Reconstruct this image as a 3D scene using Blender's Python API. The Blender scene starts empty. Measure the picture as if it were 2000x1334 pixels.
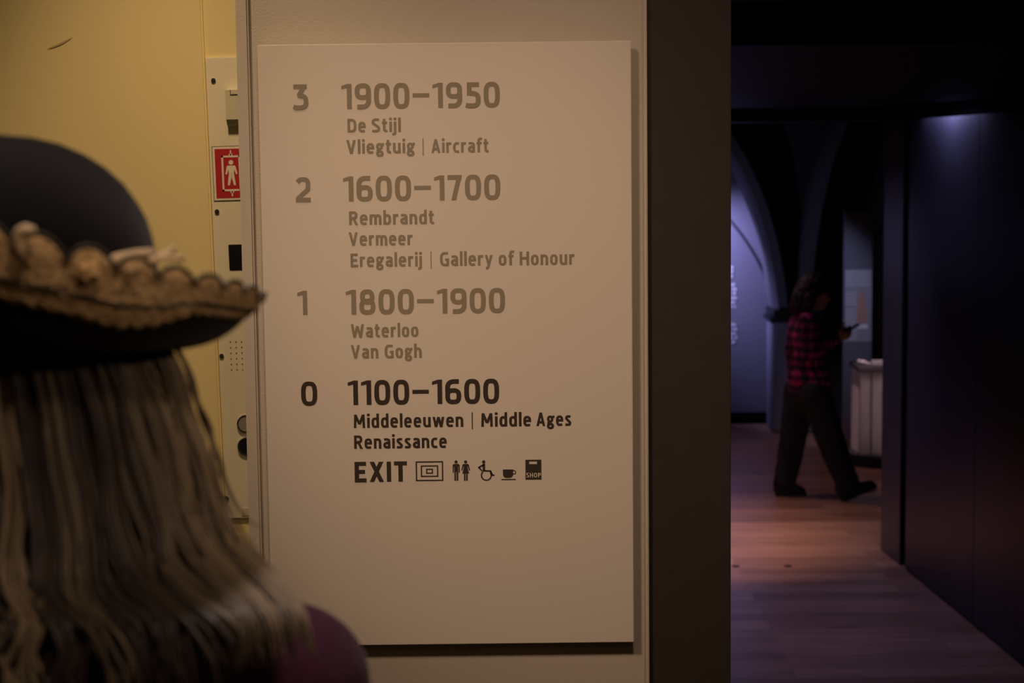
import bpy, bmesh, math, random
from mathutils import Vector, Matrix
random.seed(7)
PI = math.pi
S = bpy.context.scene
COL = S.collection

# ------------------------------------------------------------------ camera
F_PX = 3570.0; CAM_H = 2.5; PITCH = math.atan(0.1016); ROLL = 0.0115
_f = Vector((0, math.cos(PITCH), -math.sin(PITCH)))
_r0 = Vector((1, 0, 0)); _u0 = Vector((0, math.sin(PITCH), math.cos(PITCH)))
_r = _r0*math.cos(ROLL) - _u0*math.sin(ROLL)
_u = _r0*math.sin(ROLL) + _u0*math.cos(ROLL)
CAM = Vector((0, 0, CAM_H))
cam = bpy.data.cameras.new('camera'); camo = bpy.data.objects.new('camera', cam); COL.objects.link(camo)
m = Matrix((_r, _u, -_f)).transposed().to_4x4(); m.translation = CAM
camo.matrix_world = m
cam.sensor_width = 36.0; cam.lens = F_PX/2000.0*36.0; cam.clip_start = 0.02; cam.clip_end = 100
cam.dof.use_dof = True; cam.dof.focus_distance = 3.21; cam.dof.aperture_fstop = 7.2; cam.dof.aperture_blades = 9
S.camera = camo

def PY(x, y, Y):            # photograph pixel -> point of the plane at depth Y
    d = _f + _r*((x-1000)/F_PX) - _u*((y-667)/F_PX)
    return CAM + d*(Y/d.y)
def PZ(x, y, z=0.0):        # photograph pixel -> point of a level plane
    d = _f + _r*((x-1000)/F_PX) - _u*((y-667)/F_PX)
    return CAM + d*((z-CAM_H)/d.z)

# ------------------------------------------------------------------ view, world, lights
S.view_settings.view_transform = 'Standard'; S.view_settings.look = 'None'
S.view_settings.exposure = 0.0; S.view_settings.gamma = 1.0
try: S.view_settings.use_curve_mapping = False
except Exception: pass
W = bpy.data.worlds.new('world'); S.world = W; W.use_nodes = True
W.node_tree.nodes['Background'].inputs[0].default_value = (0.30, 0.28, 0.5, 1)
W.node_tree.nodes['Background'].inputs[1].default_value = 0.0006

def lamp(name, kind, loc, target, energy, color, size=0.2, angle=60, blend=0.5):
    l = bpy.data.lights.new(name, kind); o = bpy.data.objects.new(name, l); COL.objects.link(o)
    o.location = loc
    o.rotation_euler = (Vector(target)-Vector(loc)).to_track_quat('-Z', 'Y').to_euler()
    l.energy = energy; l.color = color
    if kind == 'AREA': l.shape = 'DISK'; l.size = size
    if kind == 'SPOT': l.spot_size = math.radians(angle); l.spot_blend = blend; l.shadow_soft_size = size
    if kind == 'POINT': l.shadow_soft_size = size
    return o
# lobby ceiling lamps (warm), and added fill lights without fixtures
lamp('lobby_downlight', 'SPOT', (-1.05, 0.95, 4.05), (0.04, 3.2, 2.14), 148, (1.0, 0.66, 0.44), 0.20, 29, 1.0)
lamp('board_shadow_fill', 'SPOT', (0.12, 0.95, 4.05), (0.16, 3.2, 2.30), 65, (1.0, 0.67, 0.46), 0.16, 38, 1.0)  # added fill, softens the cast shadow beside the board
lamp('woman_fill', 'SPOT', (0.35, 0.10, 4.05), (-0.30, 1.20, 2.25), 46, (1.0, 0.68, 0.46), 0.12, 40, 1.0)  # added fill, lifts the woman's hair and lace out of the dark
lamp('hat_top_fill', 'SPOT', (-0.30, 1.72, 4.12), (-0.33, 1.26, 2.5), 88, (1.0, 0.80, 0.72), 0.10, 26, 1.0)  # added narrow spot, greys the top of the hat crown
lamp('lace_side_fill', 'SPOT', (2.05, 0.62, 3.35), (-0.22, 1.22, 2.38), 40, (1.0, 0.66, 0.42), 0.10, 13, 1.0)  # added narrow spot, brightens the right end of the lace
lamp('lobby_fill', 'AREA', (0.6, -0.6, 4.1), (0.1, 3.2, 1.9), 3.2, (1.0, 0.54, 0.25), 1.0)  # added broad fill for the shaded wall around the board
lamp('alcove_downlight', 'SPOT', (-0.62, 2.90, 4.05), (-0.66, 3.8, 1.75), 99, (1.0, 0.67, 0.37), 0.08, 49, 1.0)
# gallery and corridor spotlights, and an added floor fill
lamp('wall_text_spotlight', 'SPOT', (1.25, 16.42, 2.05), (1.93, 16.85, 1.56), 170, (0.47, 0.44, 1.0), 0.05, 85, 1.0)
lamp('floor_spotlight', 'SPOT', (0.78, 11.0, 2.74), (1.04, 11.72, 0), 250, (1.0, 0.64, 0.58), 0.06, 62, 1.0)
lamp('gallery_spotlight', 'SPOT', (0.2, 13.6, 3.6), (2.0, 13.9, 0.3), 60, (1.0, 0.58, 0.62), 0.06, 70, 0.8)
lamp('case_spotlight', 'SPOT', (2.50, 13.3, 3.2), (2.86, 14.42, 0.78), 640, (1.0, 0.64, 0.66), 0.04, 13, 0.8)
lamp('panel_spotlight', 'SPOT', (2.3, 13.9, 3.2), (2.72, 15.2, 1.30), 85, (0.60, 0.62, 1.0), 0.04, 26, 1.0)
lamp('vault_uplight', 'SPOT', (1.0, 14.6, 0.7), (2.15, 16.6, 1.8), 22, (0.55, 0.55, 1.0), 0.08, 80, 1.0)
for k, e in enumerate((0.4, 0.8, 1.5, 2.8, 4.6, 2.6, 1.3, 0.7, 0.4)):   # row of small wall washers in the corridor ceiling
    lamp('corridor_washer', 'SPOT', (2.318+0.0574*(4-k)*-0.125, 9.93+(4-k)*0.125, 2.745), (2.41, 9.93+(4-k)*0.125, 2.47), e, (0.55, 0.53, 1.0), 0.012, 165, 1.0)
lamp('corridor_floor_fill', 'SPOT', (0.75, 9.3, 2.74), (1.2, 10.0, 0.0), 75, (0.46, 0.42, 1.0), 0.10, 95, 1.0)  # added purple fill for the near floor, no known source
lamp('jamb_spotlight', 'SPOT', (0.55, 10.4, 2.72), (2.33, 11.1, 1.3), 44, (0.66, 0.58, 1.0), 0.06, 56, 1.0)

# ------------------------------------------------------------------ materials
MATS = {}
def mat(name, col, rough=0.6, metal=0.0, spec=0.5, bump=0.0, bscale=200.0, var=0.0, vscale=5.0, emit=None, sheen=0.0):
    if name in MATS: return MATS[name]
    M = bpy.data.materials.new(name); M.use_nodes = True; nt = M.node_tree; b = nt.nodes['Principled BSDF']
    b.inputs['Base Color'].default_value = (*col, 1); b.inputs['Roughness'].default_value = rough
    b.inputs['Metallic'].default_value = metal; b.inputs['Specular IOR Level'].default_value = spec
    if sheen: b.inputs['Sheen Weight'].default_value = sheen
    tc = nt.nodes.new('ShaderNodeTexCoord')
    if var > 0:
        n = nt.nodes.new('ShaderNodeTexNoise'); n.inputs['Scale'].default_value = vscale; n.inputs['Detail'].default_value = 4
        nt.links.new(tc.outputs['Object'], n.inputs['Vector'])
        mx = nt.nodes.new('ShaderNodeMix'); mx.data_type = 'RGBA'
        mx.inputs['A'].default_value = (*[c*(1-var) for c in col], 1); mx.inputs['B'].default_value = (*[min(1, c*(1+var)) for c in col], 1)
        nt.links.new(n.outputs['Fac'], mx.inputs['Factor']); nt.links.new(mx.outputs['Result'], b.inputs['Base Color'])
    if bump > 0:
        n2 = nt.nodes.new('ShaderNodeTexNoise'); n2.inputs['Scale'].default_value = bscale; n2.inputs['Detail'].default_value = 3
        nt.links.new(tc.outputs['Object'], n2.inputs['Vector'])
        bp = nt.nodes.new('ShaderNodeBump'); bp.inputs['Strength'].default_value = bump; bp.inputs['Distance'].default_value = 0.002
        nt.links.new(n2.outputs['Fac'], bp.inputs['Height']); nt.links.new(bp.outputs['Normal'], b.inputs['Normal'])
    if emit:
        b.inputs['Emission Color'].default_value = (*emit[0], 1); b.inputs['Emission Strength'].default_value = emit[1]
    MATS[name] = M; return M

mat('sign_white', (0.74, 0.70, 0.62), 0.55, spec=0.3)
mat('sign_grey_print', (0.30, 0.265, 0.195), 0.6, spec=0.2)
mat('sign_dark_print', (0.052, 0.040, 0.032), 0.6, spec=0.2)
mat('plaster', (0.56, 0.52, 0.44), 0.8, spec=0.2, bump=0.30, bscale=260)
mat('corner_metal', (0.58, 0.54, 0.46), 0.55, bump=0.15)
mat('alcove_paint', (0.80, 0.69, 0.36), 0.6, spec=0.3, bump=0.05, bscale=60, var=0.03, vscale=3)
mat('panel_paint', (0.78, 0.74, 0.58), 0.5, spec=0.3)
mat('panel_box', (0.58, 0.55, 0.42), 0.5)
mat('panel_hole', (0.02, 0.02, 0.02), 0.9)
mat('steel', (0.55, 0.52, 0.46), 0.3, 1.0)
mat('button_face', (0.42, 0.40, 0.33), 0.4, 0.4)
mat('screen_black', (0.012, 0.012, 0.018), 0.25)
mat('sign_red', (0.45, 0.02, 0.03), 0.5)
mat('sign_cream', (0.80, 0.74, 0.62), 0.55)
mat('post_brown', (0.042, 0.034, 0.030), 0.6, spec=0.25, var=0.1, vscale=40)
mat('ceiling_black', (0.005, 0.005, 0.006), 0.55, spec=0.02)
mat('wall_navy', (0.030, 0.030, 0.044), 0.42, spec=0.4, var=0.12, vscale=2)
mat('jamb_grey', (0.060, 0.056, 0.066), 0.4, spec=0.4)
mat('slot_black', (0.0015, 0.0015, 0.0018), 1.0, spec=0.0)
mat('gallery_plaster', (0.20, 0.20, 0.24), 0.8, spec=0.2, var=0.1, vscale=1.5)
mat('gallery_dark', (0.030, 0.029, 0.036), 0.8, spec=0.2)
mat('rib_stone', (0.10, 0.098, 0.115), 0.8, spec=0.2, var=0.15, vscale=6)
mat('white_print', (0.85, 0.85, 0.9), 0.6)
mat('felt_black', (0.0050, 0.0045, 0.0055), 0.95, spec=0.04, bump=0.5, bscale=600, sheen=0.09)
mat('ribbon_tan', (0.60, 0.46, 0.28), 0.6)
mat('thread_dark', (0.05, 0.05, 0.035), 0.9)
mat('skin', (0.50, 0.31, 0.22), 0.55, var=0.05, vscale=30)
mat('coat_maroon', (0.042, 0.008, 0.027), 0.85, spec=0.15, bump=0.5, bscale=300, sheen=0.1)
mat('trousers_black', (0.015, 0.015, 0.020), 0.85)
mat('trousers_grey', (0.019, 0.020, 0.029), 0.85, var=0.15, vscale=25)
mat('shoe_black', (0.008, 0.008, 0.010), 0.5)
mat('sole_black', (0.012, 0.012, 0.012), 0.8)
mat('sock_grey', (0.25, 0.25, 0.27), 0.9)
mat('walker_hair', (0.016, 0.011, 0.009), 0.6)
mat('phone_black', (0.010, 0.010, 0.012), 0.3)
mat('phone_screen', (0.02, 0.02, 0.03), 0.15)
mat('eye_white', (0.7, 0.68, 0.65), 0.3)
mat('panel_blue', (0.16, 0.17, 0.21), 0.5)
mat('plinth_pale', (0.42, 0.38, 0.38), 0.6)
mat('base_black', (0.008, 0.008, 0.010), 0.5)
mat('figure_white', (0.15, 0.15, 0.17), 0.5)
mat('figure_dark', (0.02, 0.02, 0.024), 0.5)
mat('figure_red', (0.50, 0.30, 0.24), 0.6)
mat('landing_stone', (0.30, 0.27, 0.23), 0.6, var=0.1)

def glass_mat():
    M = bpy.data.materials.new('case_glass'); M.use_nodes = True; b = M.node_tree.nodes['Principled BSDF']
    b.inputs['Base Color'].default_value = (0.9, 0.93, 0.95, 1); b.inputs['Roughness'].default_value = 0.02
    b.inputs['Transmission Weight'].default_value = 1.0; b.inputs['IOR'].default_value = 1.2
    MATS['case_glass'] = M
glass_mat()

def wood_mat():
    M = bpy.data.materials.new('oak_planks'); M.use_nodes = True; nt = M.node_tree; b = nt.nodes['Principled BSDF']; N = nt.nodes.new; L = nt.links.new
    tc = N('ShaderNodeTexCoord')
    br = N('ShaderNodeTexBrick'); br.inputs['Scale'].default_value = 1.0
    br.inputs['Brick Width'].default_value = 1.35; br.inputs['Row Height'].default_value = 0.155; br.inputs['Mortar Size'].default_value = 0.0015
    br.inputs['Mortar Smooth'].default_value = 0.3; br.offset = 0.37; br.inputs['Bias'].default_value = 0.0
    br.inputs['Color1'].default_value = (0.0, 0.0, 0.0, 1); br.inputs['Color2'].default_value = (1, 1, 1, 1); br.inputs['Mortar'].default_value = (0.2, 0.2, 0.2, 1)
    L(tc.outputs['Object'], br.inputs['Vector'])
    mp = N('ShaderNodeMapping'); mp.inputs['Scale'].default_value = (0.8, 9.0, 1); L(tc.outputs['Object'], mp.inputs['Vector'])
    n = N('ShaderNodeTexNoise'); n.inputs['Scale'].default_value = 2.6; n.inputs['Detail'].default_value = 5; L(mp.outputs['Vector'], n.inputs['Vector'])
    rp = N('ShaderNodeValToRGB')
    rp.color_ramp.elements[0].color = (0.19, 0.090, 0.055, 1); rp.color_ramp.elements[1].color = (0.54, 0.30, 0.19, 1)
    ad = N('ShaderNodeMath'); ad.operation = 'MULTIPLY_ADD'; ad.inputs[1].default_value = 0.62
    L(br.outputs['Color'], ad.inputs[0])
    sc = N('ShaderNodeMath'); sc.operation = 'MULTIPLY_ADD'; sc.inputs[1].default_value = 1.1; sc.inputs[2].default_value = -0.36; L(n.outputs['Fac'], sc.inputs[0]); L(sc.outputs[0], ad.inputs[2])
    L(ad.outputs[0], rp.inputs['Fac']); L(rp.outputs['Color'], b.inputs['Base Color'])
    b.inputs['Roughness'].default_value = 0.34; b.inputs['Specular IOR Level'].default_value = 0.5
    MATS['oak_planks'] = M
wood_mat()

def plaid_mat():
    M = bpy.data.materials.new('plaid_flannel'); M.use_nodes = True; nt = M.node_tree; b = nt.nodes['Principled BSDF']; N = nt.nodes.new; L = nt.links.new
    tc = N('ShaderNodeTexCoord'); sp = N('ShaderNodeSeparateXYZ'); L(tc.outputs['Object'], sp.inputs[0])
    def band(src, period, duty):
        a = N('ShaderNodeMath'); a.operation = 'DIVIDE'; a.inputs[1].default_value = period; L(src, a.inputs[0])
        fr = N('ShaderNodeMath'); fr.operation = 'FRACT'; L(a.outputs[0], fr.inputs[0])
        g = N('ShaderNodeMath'); g.operation = 'LESS_THAN'; g.inputs[1].default_value = duty; L(fr.outputs[0], g.inputs[0]); return g.outputs[0]
    xy = N('ShaderNodeMath'); xy.operation = 'ADD'; L(sp.outputs['X'], xy.inputs[0]); L(sp.outputs['Y'], xy.inputs[1])
    v = band(xy.outputs[0], 0.062, 0.5); h = band(sp.outputs['Z'], 0.07, 0.5)
    s = N('ShaderNodeMath'); s.operation = 'ADD'; L(v, s.inputs[0]); L(h, s.inputs[1])
    d = N('ShaderNodeMath'); d.operation = 'MULTIPLY'; d.inputs[1].default_value = 0.5; L(s.outputs[0], d.inputs[0])
    rp = N('ShaderNodeValToRGB'); rp.color_ramp.interpolation = 'CONSTANT'
    e = rp.color_ramp.elements; e[0].color = (0.014, 0.010, 0.024, 1); e[1].position = 0.85; e[1].color = (0.52, 0.03, 0.23, 1)
    k = e.new(0.4); k.color = (0.13, 0.012, 0.07, 1)
    L(d.outputs[0], rp.inputs['Fac']); L(rp.outputs['Color'], b.inputs['Base Color']); b.inputs['Roughness'].default_value = 0.9
    MATS['plaid_flannel'] = M
plaid_mat()

def hair_mat():
    M = bpy.data.materials.new('blonde_hair'); M.use_nodes = True; nt = M.node_tree; b = nt.nodes['Principled BSDF']; N = nt.nodes.new; L = nt.links.new
    a = N('ShaderNodeAttribute'); a.attribute_name = 'tone'
    rp = N('ShaderNodeValToRGB'); e = rp.color_ramp.elements
    e[0].color = (0.028, 0.023, 0.022, 1); e[1].color = (0.22, 0.178, 0.125, 1)
    L(a.outputs['Fac'], rp.inputs['Fac']); L(rp.outputs['Color'], b.inputs['Base Color'])
    b.inputs['Roughness'].default_value = 0.5; b.inputs['Specular IOR Level'].default_value = 0.35
    MATS['blonde_hair'] = M
hair_mat()

def lace_mat():
    M = bpy.data.materials.new('cream_lace'); M.use_nodes = True; nt = M.node_tree; b = nt.nodes['Principled BSDF']; N = nt.nodes.new; L = nt.links.new
    tc = N('ShaderNodeTexCoord')
    vo = N('ShaderNodeTexVoronoi'); vo.inputs['Scale'].default_value = 210; L(tc.outputs['Object'], vo.inputs['Vector'])
    rp = N('ShaderNodeValToRGB'); e = rp.color_ramp.elements
    e[0].position = 0.12; e[0].color = (0.30, 0.19, 0.09, 1); e[1].position = 0.5; e[1].color = (0.78, 0.56, 0.30, 1)
    L(vo.outputs['Distance'], rp.inputs['Fac']); L(rp.outputs['Color'], b.inputs['Base Color'])
    bp = N('ShaderNodeBump'); bp.inputs['Strength'].default_value = 0.6; bp.inputs['Distance'].default_value = 0.002
    L(vo.outputs['Distance'], bp.inputs['Height']); L(bp.outputs['Normal'], b.inputs['Normal'])
    b.inputs['Roughness'].default_value = 0.8
    MATS['cream_lace'] = M
lace_mat()

# ------------------------------------------------------------------ helpers
def obj(name, bm, material, parent=None, smooth=False):
    me = bpy.data.meshes.new(name); bm.to_mesh(me); bm.free()
    me.materials.append(MATS[material])
    if smooth:
        for p in me.polygons: p.use_smooth = True
    o = bpy.data.objects.new(name, me); COL.objects.link(o)
    if parent: o.parent = parent
    return o
def tag(o, label, cat, group=None):
    o['label'] = label; o['category'] = cat
    if group: o['group'] = group
    return o
def thing(name, label, cat, loc=(0, 0, 0), group=None):
    o = bpy.data.objects.new(name, None); COL.objects.link(o); o.location = loc; o.empty_display_size = 0.05
    return tag(o, label, cat, group)
def struct(name, bm, material, parent=None, label=None):
    o = obj(name, bm, material, parent)
    if not parent: o['kind'] = 'structure'
    if label: o['label'] = label
    return o
def box(bm, a, b, bevel=0.0):
    r = bmesh.ops.create_cube(bm, size=1.0); vs = r['verts']
    for v in vs:
        v.co = Vector([(a[i]+b[i])/2 + v.co[i]*(b[i]-a[i]) for i in range(3)])
    if bevel > 0:
        es = list({e for v in vs for e in v.link_edges})
        bmesh.ops.bevel(bm, geom=es, offset=bevel, segments=2, affect='EDGES', clamp_overlap=True)
    return bm
def bx(a, b, bevel=0.0): return box(bmesh.new(), a, b, bevel)
def cyl(bm, c, r, h, axis='Z', seg=32, r2=None):
    M = Matrix.Translation(c)
    if axis == 'Y': M = M @ Matrix.Rotation(PI/2, 4, 'X')
    if axis == 'X': M = M @ Matrix.Rotation(PI/2, 4, 'Y')
    bmesh.ops.create_cone(bm, cap_ends=True, segments=seg, radius1=r, radius2=r if r2 is None else r2, depth=h, matrix=M)
    return bm
def ring(bm, c, r0, r1, y0, y1, seg=40):        # annulus facing -Y
    vs = []
    for k in range(seg):
        a = 2*PI*k/seg; ca, sa = math.cos(a), math.sin(a)
        vs.append([bm.verts.new((c[0]+r*ca, y, c[2]+r*sa)) for r, y in ((r0, y0), (r1, y0), (r1, y1), (r0, y1))])
    for k in range(seg):
        A, B = vs[k], vs[(k+1) % seg]
        for i in range(4):
            bm.faces.new((A[i], A[(i+1) % 4], B[(i+1) % 4], B[i]))
    return bm
def tube(bm, pts, rad, seg=8, cap=True):
    pts = [Vector(p) for p in pts]; n = len(pts); rows = []
    rr = rad if isinstance(rad, (list, tuple)) else [rad]*n
    prev = None
    for i in range(n):
        t = (pts[min(i+1, n-1)]-pts[max(i-1, 0)]).normalized()
        if prev is None:
            a = t.orthogonal().normalized()
        else:
            a = (prev - t*prev.dot(t))
            a = a.normalized() if a.length > 1e-6 else t.orthogonal().normalized()
        prev = a; b = t.cross(a)
        rows.append([bm.verts.new(pts[i] + (a*math.cos(2*PI*k/seg)+b*math.sin(2*PI*k/seg))*rr[i]) for k in range(seg)])
    for i in range(n-1):
        for k in range(seg):
            bm.faces.new((rows[i][k], rows[i][(k+1) % seg], rows[i+1][(k+1) % seg], rows[i+1][k]))
    if cap:
        bm.faces.new(rows[0][::-1]); bm.faces.new(rows[-1])
    return bm
def capsule(bm, p0, r0, p1, r1):
    t = bmesh.new()
    bmesh.ops.create_uvsphere(t, u_segments=16, v_segments=10, radius=r0, matrix=Matrix.Translation(p0))
    bmesh.ops.create_uvsphere(t, u_segments=16, v_segments=10, radius=r1, matrix=Matrix.Translation(p1))
    r = bmesh.ops.convex_hull(t, input=t.verts)
    bmesh.ops.delete(t, geom=list({v for v in r['geom_interior'] if isinstance(v, bmesh.types.BMVert)}), context='VERTS')
    me = bpy.data.meshes.new('t'); t.to_mesh(me); t.free(); bm.from_mesh(me); bpy.data.meshes.remove(me)
def ellip(bm, c, r, rot=(0, 0, 0)):
    from mathutils import Euler
    M = Matrix.Translation(c) @ Euler(rot).to_matrix().to_4x4() @ Matrix.Diagonal((*r, 1))
    bmesh.ops.create_uvsphere(bm, u_segments=24, v_segments=16, radius=1.0, matrix=M)
def chain(bm, pts, radii):
    for i in range(len(pts)-1): capsule(bm, Vector(pts[i]), radii[i], Vector(pts[i+1]), radii[i+1])
def fuse(name, bm, material, parent=None, voxel=0.006, smooth=6, noise=0.0, nsize=0.03):
    """one continuous skin around everything in bm"""
    me = bpy.data.meshes.new('t'); bm.to_mesh(me); bm.free()
    o = bpy.data.objects.new('t', me); COL.objects.link(o)
    r = o.modifiers.new('r', 'REMESH'); r.mode = 'VOXEL'; r.voxel_size = voxel
    s = o.modifiers.new('s', 'SMOOTH'); s.iterations = smooth; s.factor = 0.5
    if noise:
        tx = bpy.data.textures.new('n', 'CLOUDS'); tx.noise_scale = nsize
        d = o.modifiers.new('d', 'DISPLACE'); d.texture = tx; d.strength = noise; d.mid_level = 0.5
    dg = bpy.context.evaluated_depsgraph_get()
    m2 = bpy.data.meshes.new_from_object(o.evaluated_get(dg)); m2.name = name
    bpy.data.objects.remove(o); bpy.data.meshes.remove(me)
    m2.materials.clear(); m2.materials.append(MATS[material])
    for p in m2.polygons: p.use_smooth = True
    o = bpy.data.objects.new(name, m2); COL.objects.link(o)
    if parent: o.parent = parent
    return o
def hand(bm, wrist, d, up, side, curl=0.3, size=1.0):
    """palm, four fingers and a thumb: d along the hand, up = back of the hand, side = towards the thumb"""
    d = Vector(d).normalized(); up = (Vector(up)-d*Vector(up).dot(d)).normalized(); sd = Vector(side); sd = (sd-d*sd.dot(d)-up*sd.dot(up)).normalized()
    w = Vector(wrist); k = size
    for q in (-0.027, -0.009, 0.009, 0.027):
        capsule(bm, w + sd*q*0.6*k, 0.014*k, w + d*0.085*k + sd*q*k, 0.0115*k)
    for q, ln in ((0.030, 0.068), (0.010, 0.077), (-0.010, 0.072), (-0.030, 0.056)):
        p = w + d*0.088*k + sd*q*k; a = 0.15; pts = [p]
        for j, fr in enumerate((0.46, 0.30, 0.24)):
            a += curl*(1.0 if j else 0.7)
            p = p + (d*math.cos(a) - up*math.sin(a))*ln*fr*k; pts.append(p)
        chain(bm, pts, [0.0092*k, 0.0085*k, 0.0078*k, 0.0068*k])
    b = w + d*0.022*k + sd*0.024*k
    t1 = b + (d*0.55 + sd*0.75 - up*0.25).normalized()*0.042*k
    t2 = t1 + (d*0.9 + sd*0.25 - up*(0.2+curl*0.4)).normalized()*0.030*k
    t3 = t2 + (d*0.95 - sd*0.05 - up*(0.2+curl*0.5)).normalized()*0.025*k
    chain(bm, [b, t1, t2, t3], [0.0145*k, 0.011*k, 0.0098*k, 0.008*k])

# ------------------------------------------------------------------ lobby: landing, walls, alcove
LZ = 0.75                                   # the landing stands above the corridor floor
SY = 3.20                                   # face of the wall behind the directory board
struct('floor_landing', bx((-3.2, -2.2, 0.55), (2.2, 4.3, LZ)), 'landing_stone')
bm = bmesh.new()
for k in range(4): box(bm, (0.40, 4.3 + k*0.28, 0.0), (2.2, 4.3 + (k+1)*0.28, LZ - 0.15*(k+1)))
struct('floor_steps', bm, 'landing_stone')
struct('ceiling_lobby', bx((-3.2, -2.2, 4.2), (2.2, 3.9, 4.3)), 'plaster')
struct('wall_left', bx((-3.2, -2.2, LZ), (-3.1, 3.9, 4.2)), 'alcove_paint')

struct('wall_front', bx((-0.4441, SY, LZ), (0.2322, 3.70, 4.2), 0.0016), 'plaster')
bm = bmesh.new(); box(bm, (-0.4706, SY-0.008, LZ), (-0.4487, 3.70, 4.2), 0.0032); box(bm, (-0.4500, SY+0.004, LZ), (-0.4430, 3.70, 4.2))
struct('trim_1', bm, 'corner_metal')
bm = bmesh.new(); box(bm, (0.2322, SY+0.004, LZ), (0.2342, 3.3, 4.2)); box(bm, (0.2340, SY-0.004, LZ), (0.2392, 3.3, 4.2), 0.0018)
struct('trim_2', bm, 'corner_metal')
struct('trim_3', bx((0.2390, SY+0.012, LZ), (0.3868, 3.62, 4.2), 0.0015), 'post_brown')
struct('wall_above_portal', bx((0.3868, SY+0.10, 2.95), (2.6, 3.62, 4.2)), 'slot_black')

# alcove behind the wall: rear wall, and a flush panel edge left of the control panel
ALC = 3.80; TILT = math.radians(1.0)
def alcove_tilt(o):                          # everything on the alcove wall leans by a degree, as in the photo
    piv = Vector((-0.6249, ALC, 2.825))
    o.matrix_world = Matrix.Translation(piv) @ Matrix.Rotation(-TILT, 4, 'Y') @ Matrix.Translation(-piv) @ o.matrix_basis
    return o
wb = struct('wall_alcove', bx((-3.1, ALC, LZ), (0.25, ALC+0.1, 4.2)), 'alcove_paint'); 
dl = struct('door_1', bx((-1.75, ALC-0.012, 0.45), (-0.6265, ALC+0.05, 4.4), 0.004), 'alcove_paint'); alcove_tilt(dl)
# scuff on the door leaf
sm = bmesh.new()
a = PY(90, 90, ALC-0.0135); b_ = PY(140, 68, ALC-0.0135); pts = []
for t in range(9):
    q = a.lerp(b_, t/8) + Vector((0, 0, -0.0012*math.sin(t/8*PI)*2)); pts.append((q, 0.0022*math.sin((t+0.35)/8.7*PI)))
prev = None
for q, w in pts:
    cur = (sm.verts.new(q+Vector((0, 0, w))), sm.verts.new(q-Vector((0, 0, w))))
    if prev: sm.faces.new((prev[0], prev[1], cur[1], cur[0]))
    prev = cur
mat('scuff', (0.50, 0.40, 0.19), 0.7)
o = obj('scuff_mark', sm, 'scuff', dl)

# ------------------------------------------------------------------ lift control panel
def on_alc(x, y, off=0.0):                   # pixel -> point on the un-tilted alcove plane
    p = PY(x, y, ALC-off); piv = Vector((-0.6249, ALC, 2.825))
    return Matrix.Translation(piv) @ Matrix.Rotation(TILT, 4, 'Y') @ Matrix.Translation(-piv) @ p
cop = thing('lift_control_panel', 'pale beige metal lift panel with buttons and dark display, partly behind wall edge', 'lift panel', (-0.52, ALC, 2.2))
def cpart(name, bm, material, parent=None, smooth=False):
    o = obj(name, bm, material, None, smooth)
    o.location = -Vector(cop.location); o.parent = parent or cop
    if parent: o.location = (0, 0, 0)
    return o
top = on_alc(400, 113); bot = on_alc(443, 1012)
PX0 = -0.6245; PX1 = -0.40; pz1 = top.z; pz0 = bot.z; py = ALC-0.006
cpart('plate', bx((PX0, py, pz0), (PX1, ALC-0.0002, pz1), 0.0012), 'panel_paint')
for x, y in ((417, 157), (424, 413), (433, 695), (443, 973)):
    p = on_alc(x, y, 0.006)
    sc = cpart('screw', cyl(bmesh.new(), (p.x, py-0.001, p.z), 0.0048, 0.003, 'Y', 20), 'steel')
    cpart('screw_socket', cyl(bmesh.new(), (p.x, py-0.0028, p.z), 0.0022, 0.001, 'Y', 6), 'panel_hole', sc)
p = on_alc(440, 175, 0.02); q = on_alc(443, 247, 0.02)
bm = bmesh.new()                              # cover with a curved lower edge
prof = [(py, p.z), (py-0.018, p.z-0.001), (py-0.019, q.z+0.014), (py-0.012, q.z+0.003), (py, q.z)]
xs = (p.x, p.x+0.062); rows = [[bm.verts.new((x, yy, zz)) for yy, zz in prof] for x in xs]
for i in range(len(prof)-1): bm.faces.new((rows[0][i], rows[0][i+1], rows[1][i+1], rows[1][i]))
bm.faces.new(rows[0][::-1]); bm.faces.new(rows[1]); bm.faces.new([rows[0][0], rows[1][0], rows[1][-1], rows[0][-1]])
bmesh.ops.recalc_face_normals(bm, faces=bm.faces)
cov = cpart('cover_box', bm, 'panel_box')
bm = bmesh.new(); xx = p.x+0.010; yy = py-0.0192; w = 0.0012
box(bm, (xx, yy, p.z-0.010), (xx+w, yy+0.001, p.z-0.001)); box(bm, (xx, yy, p.z-0.0115), (xx+0.042, yy+0.001, p.z-0.010))
box(bm, (xx+0.041, yy, p.z-0.010), (xx+0.042, yy+0.001, p.z-0.001))
cpart('latch_slot', bm, 'panel_hole', cov)
p = on_alc(446, 478, 0.006); q = on_alc(448, 528, 0.006)
cpart('display', bx((p.x, py-0.0015, q.z), (p.x+0.060, py+0.002, p.z), 0.001), 'screen_black')
bm = bmesh.new(); p0 = on_alc(450, 668, 0.006)
for r_ in range(6):
    for c in range(6): cyl(bm, (p0.x+c*0.0116, py-0.0002, p0.z-r_*0.0117), 0.0012, 0.001, 'Y', 10)
cpart('speaker_grille', bm, 'panel_hole')
for y, xl, face in ((828, 463, 'button_face'), (872, 464, 'screen_black')):
    p = on_alc(xl, y, 0.008); R = 0.0185; cx = p.x+R
    bt = cpart('call_button', ring(bmesh.new(), (cx, 0, p.z), R-0.003, R, py-0.005, py), 'steel', None, False)
    cpart('button_cap', cyl(bmesh.new(), (cx, py-0.0022, p.z), R-0.003, 0.004, 'Y', 40), face, bt)
p = on_alc(478, 1000, 0.006)
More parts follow.
